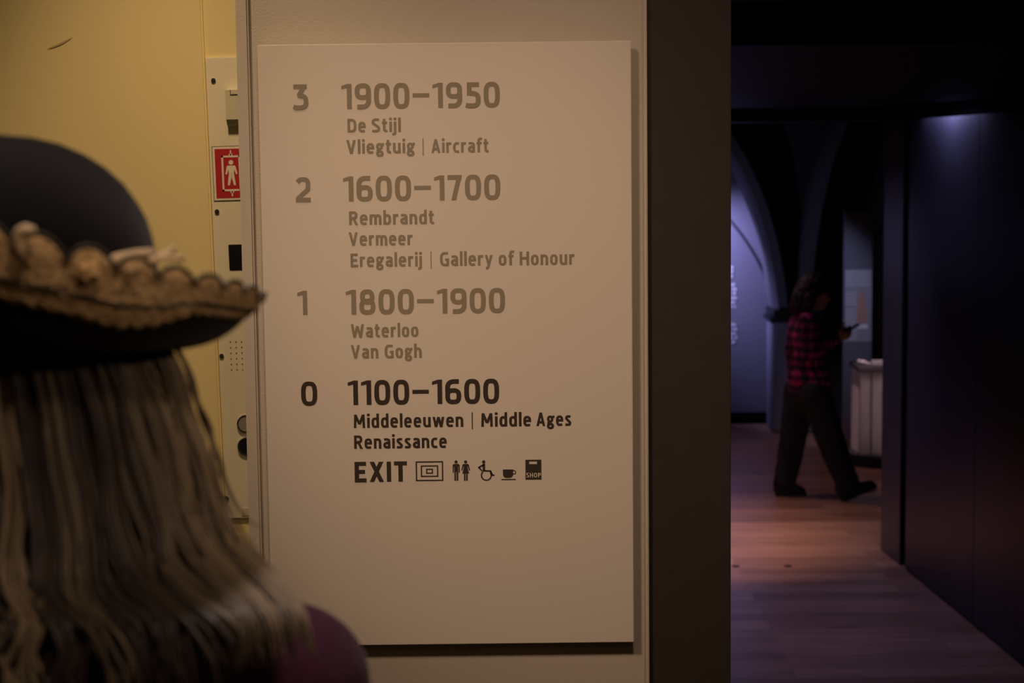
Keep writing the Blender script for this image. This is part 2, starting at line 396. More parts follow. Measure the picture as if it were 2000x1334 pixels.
cpart('maker_plate', bx((p.x-0.006, py-0.001, p.z-0.008), (p.x+0.02, py+0.001, p.z+0.008)), 'panel_box')
alcove_tilt(cop)

# fire-lift pictogram stuck on the panel
fp = on_alc(413, 286, 0.008); fq = on_alc(417, 393, 0.008)
fx = fp.x; fz1 = fp.z; fz0 = fq.z; FH = fz1-fz0; FW = 0.0775; fy = py-0.0012
fs = thing('lift_sign', 'small red and white pictogram sign of a person in a lift', 'sign', (fx+FW/2, fy, fz0))
def fpart(name, bm, material):
    o = obj(name, bm, material); o.location = -Vector(fs.location); o.parent = fs; return o
fpart('backing', bx((fx, fy, fz0), (fx+FW, py, fz1)), 'thread_dark')
i1 = 0.0013
fpart('border', bx((fx+i1, fy-0.0004, fz0+i1), (fx+FW-i1, fy+0.0003, fz1-i1)), 'sign_cream')
i2 = 0.0058
fpart('red_field', bx((fx+i2, fy-0.0008, fz0+i2), (fx+FW-i2, fy, fz1-i2)), 'sign_red')
bm = bmesh.new(); y0, y1 = fy-0.0013, fy-0.0006; cx = fx+FW/2; cz = (fz0+fz1)/2
def fr(x0, z0, x1, z1): box(bm, (x0, y0, z0), (x1, y1, z1))
hx, hz, t = 0.0195, 0.0365, 0.0037
fr(cx-hx, cz-hz, cx-hx+t, cz+hz); fr(cx+hx-t, cz-hz, cx+hx, cz+hz); fr(cx-hx, cz+hz-t, cx+hx, cz+hz); fr(cx-hx, cz-hz, cx+hx, cz-hz+t)
for s in (1, -1):
    z = cz+s*hz; fr(cx-0.0035, min(z, z+s*0.004), cx+0.0035, max(z, z+s*0.004)); fr(cx-0.0013, min(z, z+s*0.011), cx+0.0013, max(z, z+s*0.011))
fpart('lift_frame_symbol', bm, 'sign_cream')
bm = bmesh.new()
cyl(bm, (cx, fy-0.001, cz+0.0225), 0.0048, 0.0006, 'Y', 20)
def fpoly(pts):
    vs = [bm.verts.new((cx+x, fy-0.0013, cz+z)) for x, z in pts]; bm.faces.new(vs)
fpoly([(-0.0075, 0.016), (0.0075, 0.016), (0.0095, 0.013), (0.0125, -0.0015), (0.0095, -0.0025), (0.0062, 0.008), (0.0052, 0.0), (-0.0052, 0.0), (-0.0062, 0.008), (-0.0095, -0.0025), (-0.0125, -0.0015), (-0.0095, 0.013)][::-1])
fpoly([(-0.0052, 0.0), (0.0004, 0.0), (0.0002, -0.006), (-0.0042, -0.0245), (-0.0085, -0.0245)])
fpoly([(0.0052, 0.0), (-0.0004, 0.0), (-0.0002, -0.006), (0.0042, -0.0245), (0.0085, -0.0245)][::-1])
fpart('person_symbol', bm, 'sign_cream')
alcove_tilt(fs)

# ------------------------------------------------------------------ directory board
BX0, BX1, BZ0, BZ1 = -0.431, 0.2100, 1.6392, 2.6942
BY = SY-0.030
board = thing('directory_sign', 'large cream floor directory board with dates, artist names and EXIT symbols on the wall', 'sign', ((BX0+BX1)/2, SY, BZ0))
def bpart(name, bm, material):
    o = obj(name, bm, material); o.location = -Vector(board.location); o.parent = board; return o
bpart('board', bx((BX0, BY, BZ0), (BX1, BY+0.012, BZ1), 0.0012), 'sign_white')
for x in (BX0+0.09, BX1-0.09):
    for z in (BZ0+0.12, BZ1-0.12): bpart('spacer', cyl(bmesh.new(), (x, (BY+0.012+SY)/2, z), 0.012, SY-BY-0.012, 'Y', 20), 'steel')

# a stroke alphabet: every glyph is (advance width, [strokes]); cap height 1
T = 0.180
def se(cx, cy, rx, ry, a0, a1, n=14, e=2.7):  # squarish arc
    out = []
    for i in range(n+1):
        a = math.radians(a0+(a1-a0)*i/n); c, s = math.cos(a), math.sin(a)
        out.append((cx+rx*math.copysign(abs(c)**(2/e), c), cy+ry*math.copysign(abs(s)**(2/e), s)))
    return out
def oval(x0, y0, x1, y1, e=2.7): return ('C', se((x0+x1)/2, (y0+y1)/2, (x1-x0)/2, (y1-y0)/2, 0, 360, 40, e)[:-1])
def ln(*p): return ('L', list(p))
def dg(x0, y0, x1, y1, w=None): return ('D', (x0, y0, x1, y1, w))
h_ = T/2; XH = 0.76
def glyphs():
    G = {}; w = 0.63; l, r = h_, 0.63-h_
    G['0'] = (w, [oval(l, h_-0.01, r, 1-h_+0.01, 3.0)])
    G['1'] = (0.40, [ln((0.40-h_, 0), (0.40-h_, 1)), dg(0.0, 0.885, 0.33, 0.93, 0)])
    G['1'] = (0.40, [ln((0.40-h_, 0), (0.40-h_, 1)), ('P', [(0.0, 0.79), (0.0, 0.92), (0.24, 1.0), (0.30, 1.0), (0.30, 0.86)])])
    G['2'] = (0.58, [('L', [(h_-0.02, 0.80)] + se(0.29, 0.70, 0.29-h_, 0.30-h_, 140, 0, 14) + [(0.57-h_, 0.62), (0.50-h_*0.3, 0.50), (h_+0.02, 0.17), (h_+0.02, 0.10)]), ln((0.0, h_), (0.58, h_))])
    G['3'] = (0.60, [ln((0.02, 1-h_), (0.55, 1-h_)), ('L', [(0.46, 0.96), (0.25, 0.60), (0.25, 0.56)]), ('L', [(0.20, 0.575)] + se(0.24, 0.32, 0.36-h_, 0.33-h_, 90, -90, 16) + [(0.12, h_-0.01), (0.01, h_+0.03)])])
    G['5'] = (0.60, [ln((0.07, 1-h_), (0.55, 1-h_)), ln((0.07+h_, 1), (0.07+h_, 0.50)), ('L', [(0.07, 0.575), (0.24, 0.575)] + se(0.27, 0.32, 0.33-h_, 0.335-h_, 90, -90, 16) + [(0.12, h_-0.01), (0.02, h_+0.02)])])
    G['6'] = (0.63, [oval(l, h_-0.01, r, 0.64-h_, 2.8), ('L', [(0.545, 1-h_+0.005)] + se(0.40, 0.62, 0.40-h_, 0.39-h_, 90, 180, 12) + [(h_, 0.34)])])
    G['9'] = (0.63, [oval(l, 0.36+h_, r, 1-h_+0.01, 2.8), ('L', [(0.085, h_-0.005)] + se(0.23, 0.38, 0.40-h_, 0.39-h_, 270, 360, 12) + [(r, 0.66)])])
    G['7'] = (0.56, [ln((0.0, 1-h_), (0.56, 1-h_)), dg(0.235, 0, 0.475, 1)])
    G['8'] = (0.63, [oval(l, h_-0.01, r, 0.60-h_*0.6, 2.7), oval(l+0.035, 0.43+h_*0.7, r-0.035, 1-h_+0.01, 2.6)])
    G['–'] = (0.66, [('P', [(0.0, 0.43), (0.0, 0.595), (0.66, 0.595), (0.66, 0.43)])])
    G['|'] = (0.05, [('P', [(0.0, -0.16), (0.0, 1.10), (0.05, 1.10), (0.05, -0.16)])])
    # capitals
    G['D'] = (0.62, [ln((h_, 0), (h_, 1)), ('L', [(h_, 1-h_), (0.28, 1-h_)] + se(0.28, 0.5, 0.34-h_, 0.5-h_, 90, -90, 18, 2.6) + [(h_, h_)])])
    G['S'] = (0.56, [('L', [(0.50, 0.90), (0.42, 1-h_+0.01)] + se(0.28, 0.735, 0.28-h_, 0.265-h_+0.01, 90, 205, 12, 2.4) + [(0.28, 0.51)] + se(0.28, 0.262, 0.285-h_, 0.262-h_+0.005, 30, -90, 12, 2.4) + [(0.14, h_-0.01), (0.03, 0.11)])])
    G['V'] = (0.64, [dg(0.09, 1, 0.32, 0), dg(0.55, 1, 0.32, 0)])
    G['A'] = (0.64, [dg(0.09, 0, 0.32, 1), dg(0.55, 0, 0.32, 1), ln((0.14, 0.29), (0.50, 0.29))])
    G['R'] = (0.60, [ln((h_, 0), (h_, 1)), ('L', [(h_, 1-h_), (0.28, 1-h_)] + se(0.29, 0.71, 0.28-h_, 0.29-h_, 90, -90, 14) + [(h_, 0.42+h_*0.02)]), dg(0.51, 0, 0.33, 0.42)])
    G['E'] = (0.52, [ln((h_, 0), (h_, 1)), ln((0, 1-h_), (0.51, 1-h_)), ln((0, 0.51), (0.46, 0.51)), ln((0, h_), (0.52, h_))])
    G['G'] = (0.62, [('L', [(0.56, 0.90), (0.46, 1-h_+0.01)] + se(0.34, 0.5, 0.34-h_, 0.5-h_+0.01, 90, 270, 24, 2.8) + [(0.50, h_-0.005), (0.62-h_, 0.10), (0.62-h_, 0.50)]), ln((0.36, 0.465), (0.62, 0.465))])
    G['H'] = (0.64, [ln((h_, 0), (h_, 1)), ln((0.64-h_, 0), (0.64-h_, 1)), ln((h_, 0.52), (0.64-h_, 0.52))])
    G['W'] = (0.92, [dg(0.09, 1, 0.25, 0), dg(0.46, 0.86, 0.25, 0), dg(0.46, 0.86, 0.67, 0), dg(0.83, 1, 0.67, 0)])
    G['M'] = (0.80, [dg(0.10, 0, 0.13, 1), dg(0.70, 0, 0.67, 1), dg(0.13, 1, 0.40, 0.28), dg(0.67, 1, 0.40, 0.28)])
    G['X'] = (0.62, [dg(0.09, 0, 0.52, 1), dg(0.53, 0, 0.10, 1)])
    G['I'] = (0.17, [ln((h_, 0), (h_, 1))])
    G['T'] = (0.58, [ln((0.29, 0), (0.29, 1)), ln((0, 1-h_), (0.58, 1-h_))])
    G['O'] = (0.66, [oval(l, h_, 0.66-h_, 1-h_, 2.8)]); G['P'] = (0.58, [ln((h_, 0), (h_, 1)), ('L', [(h_, 1-h_), (0.28, 1-h_)] + se(0.29, 0.70, 0.28-h_, 0.30-h_, 90, -90, 14) + [(h_, 0.41)])])
    # lower case
    lw = 0.52; R_ = lw-h_
    def shoulder(x0, x1, y=0.0): return ('L', [(x0, 0.52)] + se((x0+x1)/2, 0.46, (x1-x0)/2, XH-0.46-h_+0.01, 170, 0, 12, 2.5) + [(x1, y)])
    G['n'] = (lw, [ln((h_, 0), (h_, XH)), shoulder(h_, R_)])
    G['m'] = (0.80, [ln((h_, 0), (h_, XH)), shoulder(h_, 0.40), shoulder(0.40, 0.80-h_)])
    G['h'] = (lw, [ln((h_, 0), (h_, 1.06)), shoulder(h_, R_)])
    G['r'] = (0.36, [ln((h_, 0), (h_, XH)), ('L', [(h_, 0.50)] + se(0.28, 0.46, 0.28-h_, XH-0.46-h_+0.01, 170, 95, 8, 2.5) + [(0.36, XH-h_+0.01)])])
    G['u'] = (lw, [ln((R_, 0), (R_, XH)), ('L', [(h_, XH)] + se((h_+R_)/2, 0.30, (R_-h_)/2, 0.30-h_+0.01, 180, 350, 12, 2.5))])
    bowl = oval(h_, h_-0.01, R_, XH-h_+0.01, 2.8)
    G['o'] = (lw, [bowl])
    G['b'] = (lw, [ln((h_, 0), (h_, 1.06)), bowl]); G['d'] = (lw, [ln((R_, 0), (R_, 1.06)), bowl])
    G['e'] = (lw, [('L', [(h_, 0.40), (R_, 0.40)] + se((h_+R_)/2, 0.42, (R_-h_)/2, XH-0.42-h_+0.01, 0, 180, 14, 2.6) + se((h_+R_)/2, 0.34, (R_-h_)/2, 0.34-h_+0.01, 180, 275, 10, 2.6) + [(lw-0.07, h_+0.01)])])
    G['c'] = (0.44, [('L', [(0.42, XH-h_-0.005), (0.34, XH-h_+0.01)] + se(0.28, XH/2, 0.28-h_, XH/2-h_+0.01, 90, 270, 18, 2.6) + [(0.34, h_-0.01), (0.43, h_+0.005)])])
    G['a'] = (0.50, [('L', [(0.06, XH-h_-0.01), (0.18, XH-h_+0.01)] + se(0.25, 0.52, 0.25-h_, XH-0.52-h_+0.01, 90, 0, 8, 2.6) + [(0.50-h_, 0)]), ('L', [(0.50-h_, 0.43), (0.26, 0.43)] + se(0.24, 0.25, 0.235-h_, 0.20-h_*0.6, 90, 270, 10, 2.6) + [(0.30, h_-0.01), (0.50-h_, 0.17)])])
    G['s'] = (0.44, [('L', [(0.39, XH-h_-0.02), (0.32, XH-h_+0.01)] + se(0.22, 0.565, 0.215-h_, XH-0.565-h_+0.01, 90, 200, 10, 2.4) + [(0.22, 0.385)] + se(0.22, 0.195, 0.225-h_, 0.195-h_+0.01, 30, -90, 10, 2.4) + [(0.11, h_-0.005), (0.02, 0.105)])])
    G['l'] = (0.25, [('L', [(h_, 1.06), (h_, 0.20)] + se(h_+0.10, 0.19, 0.10, 0.19-h_, 180, 270, 6, 2.2) + [(0.25, h_)])])
    G['l'] = (0.17, [ln((h_, 0), (h_, 1.06))])
    G['i'] = (0.17, [ln((h_, 0), (h_, XH)), ('O', (h_, 0.965, 0.105))])
    G['j'] = (0.17, [('L', [(h_, XH), (h_, -0.02)] + se(h_-0.12, -0.03, 0.12, 0.13, 0, -90, 6, 2.3) + [(-0.10, -0.16)]), ('O', (h_, 0.965, 0.105))])
    G['t'] = (0.36, [('L', [(h_+0.06, 0.98), (h_+0.06, 0.22)] + se(h_+0.20, 0.20, 0.14, 0.20-h_+0.005, 180, 275, 8, 2.4) + [(0.36, h_+0.005)]), ln((0.0, XH-h_*0.85), (0.35, XH-h_*0.85))])
    G['f'] = (0.36, [('L', [(h_+0.06, 0), (h_+0.06, 0.84)] + se(h_+0.20, 0.86, 0.14, 0.14-h_+0.09, 180, 90, 8, 2.4) + [(0.39, 1.06-h_)]), ln((0.0, XH-h_*0.85), (0.35, XH-h_*0.85))])
    G['g'] = (0.52, [oval(h_, 0.27+h_*0.7, 0.455-h_, XH-h_+0.01, 2.5), oval(h_-0.01, -0.24+h_, 0.50-h_, 0.14, 2.5), ('L', [(0.14, 0.30), (0.10, 0.22), (0.14, 0.13), (0.20, 0.125)]), ln((0.40, XH-h_*0.9), (0.53, XH-h_*0.9))])
    G['y'] = (0.54, [dg(0.09, XH, 0.27, 0.0), ('D', (0.45, XH, 0.20, -0.20, None)), ln((0.06, -0.17), (0.22, -0.17))])
    G['w'] = (0.80, [dg(0.085, XH, 0.225, 0), dg(0.40, XH, 0.225, 0), dg(0.40, XH, 0.575, 0), dg(0.715, XH, 0.575, 0)])
    return G
def strokes(bm, G, ch, ox, oz, sx, sz, ybase, t=T):
    yy = [ybase]
    def V(x, z): return bm.verts.new((ox+x*sx, yy[0], oz+z*sz))
    for si, (kind, d) in enumerate(G[ch][1]):
        yy[0] = ybase-si*0.00016
        if kind in 'LC':
            pts = [Vector((p[0], p[1])) for p in d]
            cl = [pts[0]]
            for p in pts[1:]:
                if (p-cl[-1]).length > 1e-4: cl.append(p)
            pts = cl; n = len(pts); closed = kind == 'C'; L_, R2 = [], []
            for i in range(n):
                a = pts[i-1] if (i > 0 or closed) else None; b = pts[(i+1) % n] if (i < n-1 or closed) else None
                d1 = (pts[i]-a).normalized() if a is not None else None; d2 = (b-pts[i]).normalized() if b is not None else None
                if d1 is None: nn = Vector((-d2.y, d2.x))
                elif d2 is None: nn = Vector((-d1.y, d1.x))
                else:
                    n1 = Vector((-d1.y, d1.x)); n2 = Vector((-d2.y, d2.x)); nn = (n1+n2)
                    nn = n1 if nn.length < 1e-4 else nn.normalized()
                    nn = nn/max(0.55, nn.dot(n1))
                L_.append(pts[i]+nn*t/2); R2.append(pts[i]-nn*t/2)
            lv, rv = [], []
            for i in range(n):              # each stroke rises a hair along its run, so that its ends may cross it
                yy[0] = ybase-si*0.00016-(0 if closed else i*0.000006); lv.append(V(*L_[i])); rv.append(V(*R2[i]))
            for i in range(n if closed else n-1):
                j = (i+1) % n
                bm.faces.new((rv[i], rv[j], lv[j], lv[i]))
        elif kind == 'D':
            x0, y0, x1, y1, w = d
            L2 = math.hypot(x1-x0, y1-y0); hw = t/2*L2/abs(y1-y0)*0.96
            bm.faces.new((V(x0-hw, y0), V(x0+hw, y0), V(x1+hw, y1), V(x1-hw, y1)))
        elif kind == 'P': bm.faces.new([V(*p) for p in d])
        elif kind == 'O':
            cx, cy, r = d; bm.faces.new([V(cx+r*math.cos(2*PI*k/20), cy+r*math.sin(2*PI*k/20)) for k in range(20)])
GL = glyphs()
def text_bm(segs, y, gap=0.125, space=0.30, t=T):
    """segs: (string, x0, baseline z, x1, cap height): each string is fitted between x0 and x1"""
    bm = bmesh.new()
    for s, x0, z, x1, ch in segs:
        tot = 0; xs = []
        for i, c in enumerate(s):
            if c == ' ': tot += space; xs.append(None); continue
            xs.append(tot); tot += GL[c][0] + (gap if i < len(s)-1 and s[i+1] != ' ' else 0)
        k = (x1-x0)/tot
        for c, x in zip(s, xs):
            if x is not None: strokes(bm, GL, c, x0+x*k, z, k, ch, y, t)
    bmesh.ops.recalc_face_normals(bm, faces=bm.faces)
    for f in bm.faces:
        if f.normal.y > 0: f.normal_flip()
    return bm
TY = BY-0.0004
def pt(x, y): p = PY(x, y, TY); return p
def line(name, material, segs, **kw):
    for s, x0, x1, yb, cap in segs:
        a = pt(x0, yb); bpart('divider' if s == '|' else name, text_bm([(s, a.x, a.z, pt(x1, yb).x, cap*TY/F_PX)], TY, **kw), material)
CB = 48.6
line('lettering', 'sign_grey_print', [('3', 572.8, 602.5, 214.4, CB)])
line('lettering', 'sign_grey_print', [('1900–1950', 667.3, 976.3, 213.3, CB)], gap=0.13, t=0.19)
line('lettering', 'sign_grey_print', [('De', 678.8, 714.5, 258.6, 26.2), ('Stijl', 726, 782.8, 258.2, 26.2)])
line('lettering', 'sign_grey_print', [('Vliegtuig', 676.7, 810, 300.5, 26.5), ('|', 825.6, 827.5, 299.3, 26.5), ('Aircraft', 842.5, 954.3, 298.8, 26.5)])
line('lettering', 'sign_grey_print', [('2', 578, 607, 395, CB)])
line('lettering', 'sign_grey_print', [('1600–1700', 670.8, 977.2, 393.6, CB)], gap=0.13, t=0.19)
line('lettering', 'sign_grey_print', [('Rembrandt', 682, 847.9, 439.4, 26.5)])
line('lettering', 'sign_grey_print', [('Vermeer', 681.3, 805.9, 480, 26.3)])
line('lettering', 'sign_grey_print', [('Eregalerij', 684.8, 824, 521.7, 26.5), ('|', 841.2, 843, 520, 26.5), ('Gallery', 859.5, 962.5, 519.7, 27), ('of', 974, 1003.5, 518.6, 27), ('Honour', 1015, 1122, 518.2, 27)])
line('lettering', 'sign_grey_print', [('1', 581.5, 600.6, 615.3, 47.5)])
line('lettering', 'sign_grey_print', [('1800–1900', 676, 986.5, 614.6, CB)], gap=0.13, t=0.19)
line('lettering', 'sign_grey_print', [('Waterloo', 685.5, 817.4, 659.4, 26.5)])
line('lettering', 'sign_grey_print', [('Van', 685.5, 739, 700.3, 26.5), ('Gogh', 751.5, 823.7, 699.6, 26.5)])
line('lettering', 'sign_dark_print', [('0', 588.5, 620.2, 792.6, 47.5)])
line('lettering', 'sign_dark_print', [('1100–1600', 680, 975, 791.3, CB)], gap=0.13, t=0.19)
line('lettering', 'sign_dark_print', [('Middeleeuwen', 690.7, 905, 836, 26.7), ('|', 921.5, 923.5, 834, 26.7), ('Middle', 939.5, 1037.5, 833.6, 27), ('Ages', 1047.5, 1115.6, 832.2, 27)])
line('lettering', 'sign_dark_print', [('Renaissance', 691.8, 872.7, 876.7, 26.7)])
line('lettering', 'sign_dark_print', [('EXIT', 693.3, 795.3, 941.7, 40.3)], gap=0.15, t=0.195)
# pictograms, drawn in a local frame (origin bottom left, photograph pixels up and right)
class Pic:
    def __init__(s, x, y): s.o = pt(x, y); s.k = TY/F_PX; s.bm = bmesh.new()
    def v(s, x, z, dy=0.0): return s.bm.verts.new((s.o.x+x*s.k, TY-dy, s.o.z+z*s.k))
    def poly(s, pts, dy=0.0):
        f = s.bm.faces.new([s.v(x, z, dy) for x, z in pts]); f.normal_update()
        if f.normal.y > 0: f.normal_flip()
    def rect(s, x0, z0, x1, z1, dy=0.0): s.poly([(x0, z0), (x1, z0), (x1, z1), (x0, z1)], dy)
    def frame(s, x0, z0, x1, z1, t):
        s.rect(x0, z0, x1, z0+t); s.rect(x0, z1-t, x1, z1); s.rect(x0, z0+t, x0+t, z1-t); s.rect(x1-t, z0+t, x1, z1-t)
    def disc(s, x, z, r): s.poly([(x+r*math.cos(2*PI*k/28), z+r*math.sin(2*PI*k/28)) for k in range(28)])
    def arc(s, x, z, r, w, a0, a1, n=30):
        for k in range(n):
            a, b = math.radians(a0+(a1-a0)*k/n), math.radians(a0+(a1-a0)*(k+1)/n)
            s.poly([(x+(r-w/2)*math.cos(a), z+(r-w/2)*math.sin(a)), (x+(r+w/2)*math.cos(a), z+(r+w/2)*math.sin(a)), (x+(r+w/2)*math.cos(b), z+(r+w/2)*math.sin(b)), (x+(r-w/2)*math.cos(b), z+(r-w/2)*math.sin(b))])
    def bar(s, x0, z0, x1, z1, w):
        d = Vector((x1-x0, z1-z0)).normalized(); n = Vector((-d.y, d.x))*w/2
        s.poly([(x0+n.x, z0+n.y), (x0-n.x, z0-n.y), (x1-n.x, z1-n.y), (x1+n.x, z1+n.y)])
    def done(s, name, m='sign_dark_print'): return bpart(name, s.bm, m)
p = Pic(812.3, 940); p.frame(0, 0, 54.4, 39.8, 2.7); p.frame(10, 8.3, 44.6, 31.6, 2.6); p.frame(20.4, 14.7, 34.2, 24.9, 2.5); p.done('gallery_symbol')
p = Pic(884.2, 939)
p.disc(7.2, 37.6, 3.2); p.poly([(2.2, 33.6), (12.2, 33.6), (14.3, 31), (14.3, 16.2), (11.9, 16.2), (11.9, 28.5), (11.2, 28.5), (11.2, 0), (7.8, 0), (7.8, 17.5), (6.8, 17.5), (6.8, 0), (3.4, 0), (3.4, 28.5), (2.6, 28.5), (2.6, 16.2), (0.2, 16.2), (0.2, 31)])
p.done('man_symbol')
p = Pic(901.8, 939)
p.disc(8.2, 37.6, 3.2); p.poly([(3.6, 33.6), (12.8, 33.6), (14.4, 31.8), (17, 20.6), (14.8, 20), (12.2, 29), (11.6, 27.5), (15, 14.2), (11.9, 14.2), (11.9, 0), (8.7, 0), (8.7, 14.2), (7.7, 14.2), (7.7, 0), (4.5, 0), (4.5, 14.2), (1.4, 14.2), (4.8, 27.5), (4.2, 29), (1.6, 20), (-0.6, 20.6), (2, 31.8)])
p.done('woman_symbol')
p = Pic(933, 938.6)
p.disc(12.3, 37.2, 3.4); p.bar(12.6, 33.5, 12.6, 20, 5.0); p.bar(13.5, 32.0, 2.0, 26.0, 3.4); p.bar(1.6, 27.0, 9.0, 19.0, 3.0); p.bar(10.1, 19.6, 26.5, 18.6, 3.4)
p.bar(25.4, 19.8, 29.4, 11.0, 3.0); p.bar(28.0, 10.2, 33.5, 10.2, 3.0); p.arc(17.2, 10.2, 9.7, 2.7, 130, 400); p.done('wheelchair_symbol')
p = Pic(979.2, 937.8)
p.rect(0, 0, 28.6, 2.3); p.poly([(3.2, 21.3), (23.4, 21.3), (23.4, 10), (21.8, 6.4), (18.2, 4.3), (8.4, 4.3), (4.8, 6.4), (3.2, 10)]); p.arc(25.0, 15.4, 3.5, 1.9, -140, 140); p.done('cup_symbol')
p = Pic(1026.4, 937)
p.poly([(0, 0), (31.6, 0), (31.6, 31.2), (0, 31.2)]); p.poly([(0, 31.2), (7.5, 31.2), (7.5, 39.9), (0, 39.9)]); p.poly([(23.0, 31.2), (31.6, 31.2), (31.6, 39.9), (23.0, 39.9)]); p.poly([(7.5, 36.4), (23.0, 36.4), (23.0, 39.9), (7.5, 39.9)])
p.done('shop_bag_symbol')
a = pt(1027.9, 932.4); bpart('shop_lettering', text_bm([('SHOP', a.x, a.z, pt(1056.6, 932).x, 9.0*TY/F_PX)], TY-0.0003, gap=0.16, t=0.15), 'sign_cream')

# ------------------------------------------------------------------ corridor
FX0 = 0.40
struct('floor', bx((-1.5, 4.3, -0.1), (6.0, 18.0, 0.0)), 'oak_planks')
A = Vector((2.3104, 11.3367, 0)); D = Vector((0.0573, -0.9984, 0)); NX = Vector((0.9984, 0.0573, 0))     # run of the right wall, and its outward side
WH = 2.685
def wbox(bm, s0, s1, d0, d1, z0, z1, bev=0.0):
    M = Matrix(((D.x, NX.x, 0, A.x), (D.y, NX.y, 0, A.y), (0, 0, 1, 0), (0, 0, 0, 1)))
    t = bmesh.new(); box(t, (s0, d0, z0), (s1, d1, z1), bev); t.transform(M); bmesh.ops.recalc_face_normals(t, faces=t.faces)
    me = bpy.data.meshes.new('t'); t.to_mesh(me); t.free(); bm.from_mesh(me); bpy.data.meshes.remove(me); return bm
struct('trim_4', wbox(bmesh.new(), 0.0, 0.437, 0, 0.20, 0, WH, 0.003), 'jamb_grey')
bm = wbox(bmesh.new(), 0.437, 6.9, 0.10, 0.20, 0, 2.767); wbox(bm, 0.4372, 0.443, 0.003, 0.12, 0, WH); struct('wall_right_backing', bm, 'slot_black')
s = 0.562
bm = bmesh.new()
while s < 6.8:
    e = min(s+1.309, 6.86); wbox(bm, s, e, 0.0, 0.10, 0.012, WH, 0.002); s += 1.315
struct('wall_right', bm, 'wall_navy')
struct('wall_corridor_left', bx((0.28, 3.62, 0), (0.385, 11.35, 2.767)), 'wall_navy')
struct('ceiling', bx((0.28, 4.6, 2.767), (3.0, 11.45, 2.87)), 'ceiling_black')
struct('ceiling_steps', bx((0.28, 3.3, 2.95), (3.0, 4.6, 3.05)), 'ceiling_black')
bm = bx((0.28, 11.30, 2.706), (2.312, 11.44, 2.767)); struct('trim_5', bm, 'slot_black')
struct('trim_6', bx((0.28, 11.44, 2.690), (2.5, 11.62, 2.76)), 'jamb_grey')
for (x, y), lab in (((1437, 1106), 'small dark floor socket next to the portal post in the corridor'), ((1539, 1106), 'small dark floor socket in the middle of the corridor floor')):
    p = PZ(x, y); tag(obj('floor_socket', cyl(bmesh.new(), (p.x, p.y, 0.0015), 0.024, 0.003, 'Z', 20), 'base_black'), lab, 'floor socket', 'floor sockets in the corridor')

# ------------------------------------------------------------------ gallery
struct('wall_back', bx((-1.5, 16.85, 0.0), (6.0, 17.05, 4.6)), 'gallery_plaster')
struct('baseboard_back', bx((-1.5, 16.80, 0.0), (6.0, 16.85, 0.10)), 'slot_black')
struct('wall_gallery_left', bx((-1.5, 11.35, 0), (-1.4, 16.85, 4.6)), 'gallery_dark')
struct('wall_gallery_right', bx((5.9, 9.0, 0), (6.0, 16.85, 4.6)), 'gallery_dark')
struct('ceiling_gallery', bx((-1.5, 11.46, 4.6), (6.0, 17.05, 4.7)), 'gallery_dark')
# vault column with springing ribs
CY = 16.35
c0 = PY(1505, 829, CY); c1 = PY(1592, 829, CY); ctop = PY(1545, 616, CY).z; cap = PY(1545, 602, CY).z
vc = thing('vault_column', 'dark stone column with flared capital carrying vault ribs behind the walking person', 'column', ((c0.x+c1.x)/2, CY, 0))
def vpart(name, bm, material, smooth=False):
    o = obj(name, bm, material, None, smooth); o.location = -Vector(vc.location); o.parent = vc; return o
cx = (c0.x+c1.x)/2; hw = (c1.x-c0.x)/2
vpart('shaft', bx((cx-hw, CY-0.15, 0.0), (cx+hw, CY+0.28, ctop), 0.02), 'gallery_plaster')
bm = bmesh.new(); box(bm, (cx-hw-0.03, CY-0.18, ctop-0.05), (cx+hw+0.03, CY+0.30, ctop), 0.012); box(bm, (cx-hw-0.005, CY-0.21, ctop), (cx+hw+0.05, CY+0.32, cap), 0.012)
vpart('capital', bm, 'base_black')
def rib(pts, w, dep):
    bm = bmesh.new(); P = [Vector(q) for q in pts]; n = len(P); rows = []
    for i in range(n):
        t = (P[min(i+1, n-1)]-P[max(i-1, 0)]).normalized(); a = Vector((0, 1, 0)).cross(t).normalized(); ww = w[i] if isinstance(w, list) else w
        c = [P[i]+a*ww/2, P[i]+a*ww/2*0.55-Vector((0, dep, 0)), P[i]-a*ww/2*0.55-Vector((0, dep, 0)), P[i]-a*ww/2]
        rows.append([bm.verts.new(q) for q in c+[P[i]-a*ww/2+Vector((0, 0.35, 0)), P[i]+a*ww/2+Vector((0, 0.35, 0))]])
    for i in range(n-1):
        for k in range(6): bm.faces.new((rows[i][k], rows[i][(k+1) % 6], rows[i+1][(k+1) % 6], rows[i+1][k]))
    bmesh.ops.recalc_face_normals(bm, faces=bm.faces); return bm
def smooth_path(px, Y0, Y1, n=24):
    pts = []
    for i in range(n+1):
        t = i/n*(len(px)-1); k = min(int(t), len(px)-2); u = t-k
        q = [px[max(k-1, 0)], px[k], px[k+1], px[min(k+2, len(px)-1)]]
        def cr(j): return 0.5*(2*q[1][j]+(q[2][j]-q[0][j])*u+(2*q[0][j]-5*q[1][j]+4*q[2][j]-q[3][j])*u*u+(3*q[1][j]-q[0][j]-3*q[2][j]+q[3][j])*u**3)
        pts.append(PY(cr(0), cr(1), Y0+(Y1-Y0)*i/n))
    return pts
vpart('vault_rib', rib(smooth_path([(1572, 606), (1578, 520), (1592, 420), (1614, 320), (1650, 225), (1700, 140)], CY-0.02, CY-0.5), 0.14, 0.10), 'rib_stone')
vpart('vault_rib', rib(smooth_path([(1528, 606), (1512, 500), (1485, 400), (1445, 310), (1390, 230), (1320, 160)], CY-0.02, CY-0.5), 0.15, 0.10), 'rib_stone')
vpart('vault_rib', rib(smooth_path([(1512, 607), (1488, 530), (1440, 450), (1380, 390), (1310, 350)], CY+0.495, CY+0.495), 0.022, 0.008), 'rib_stone')

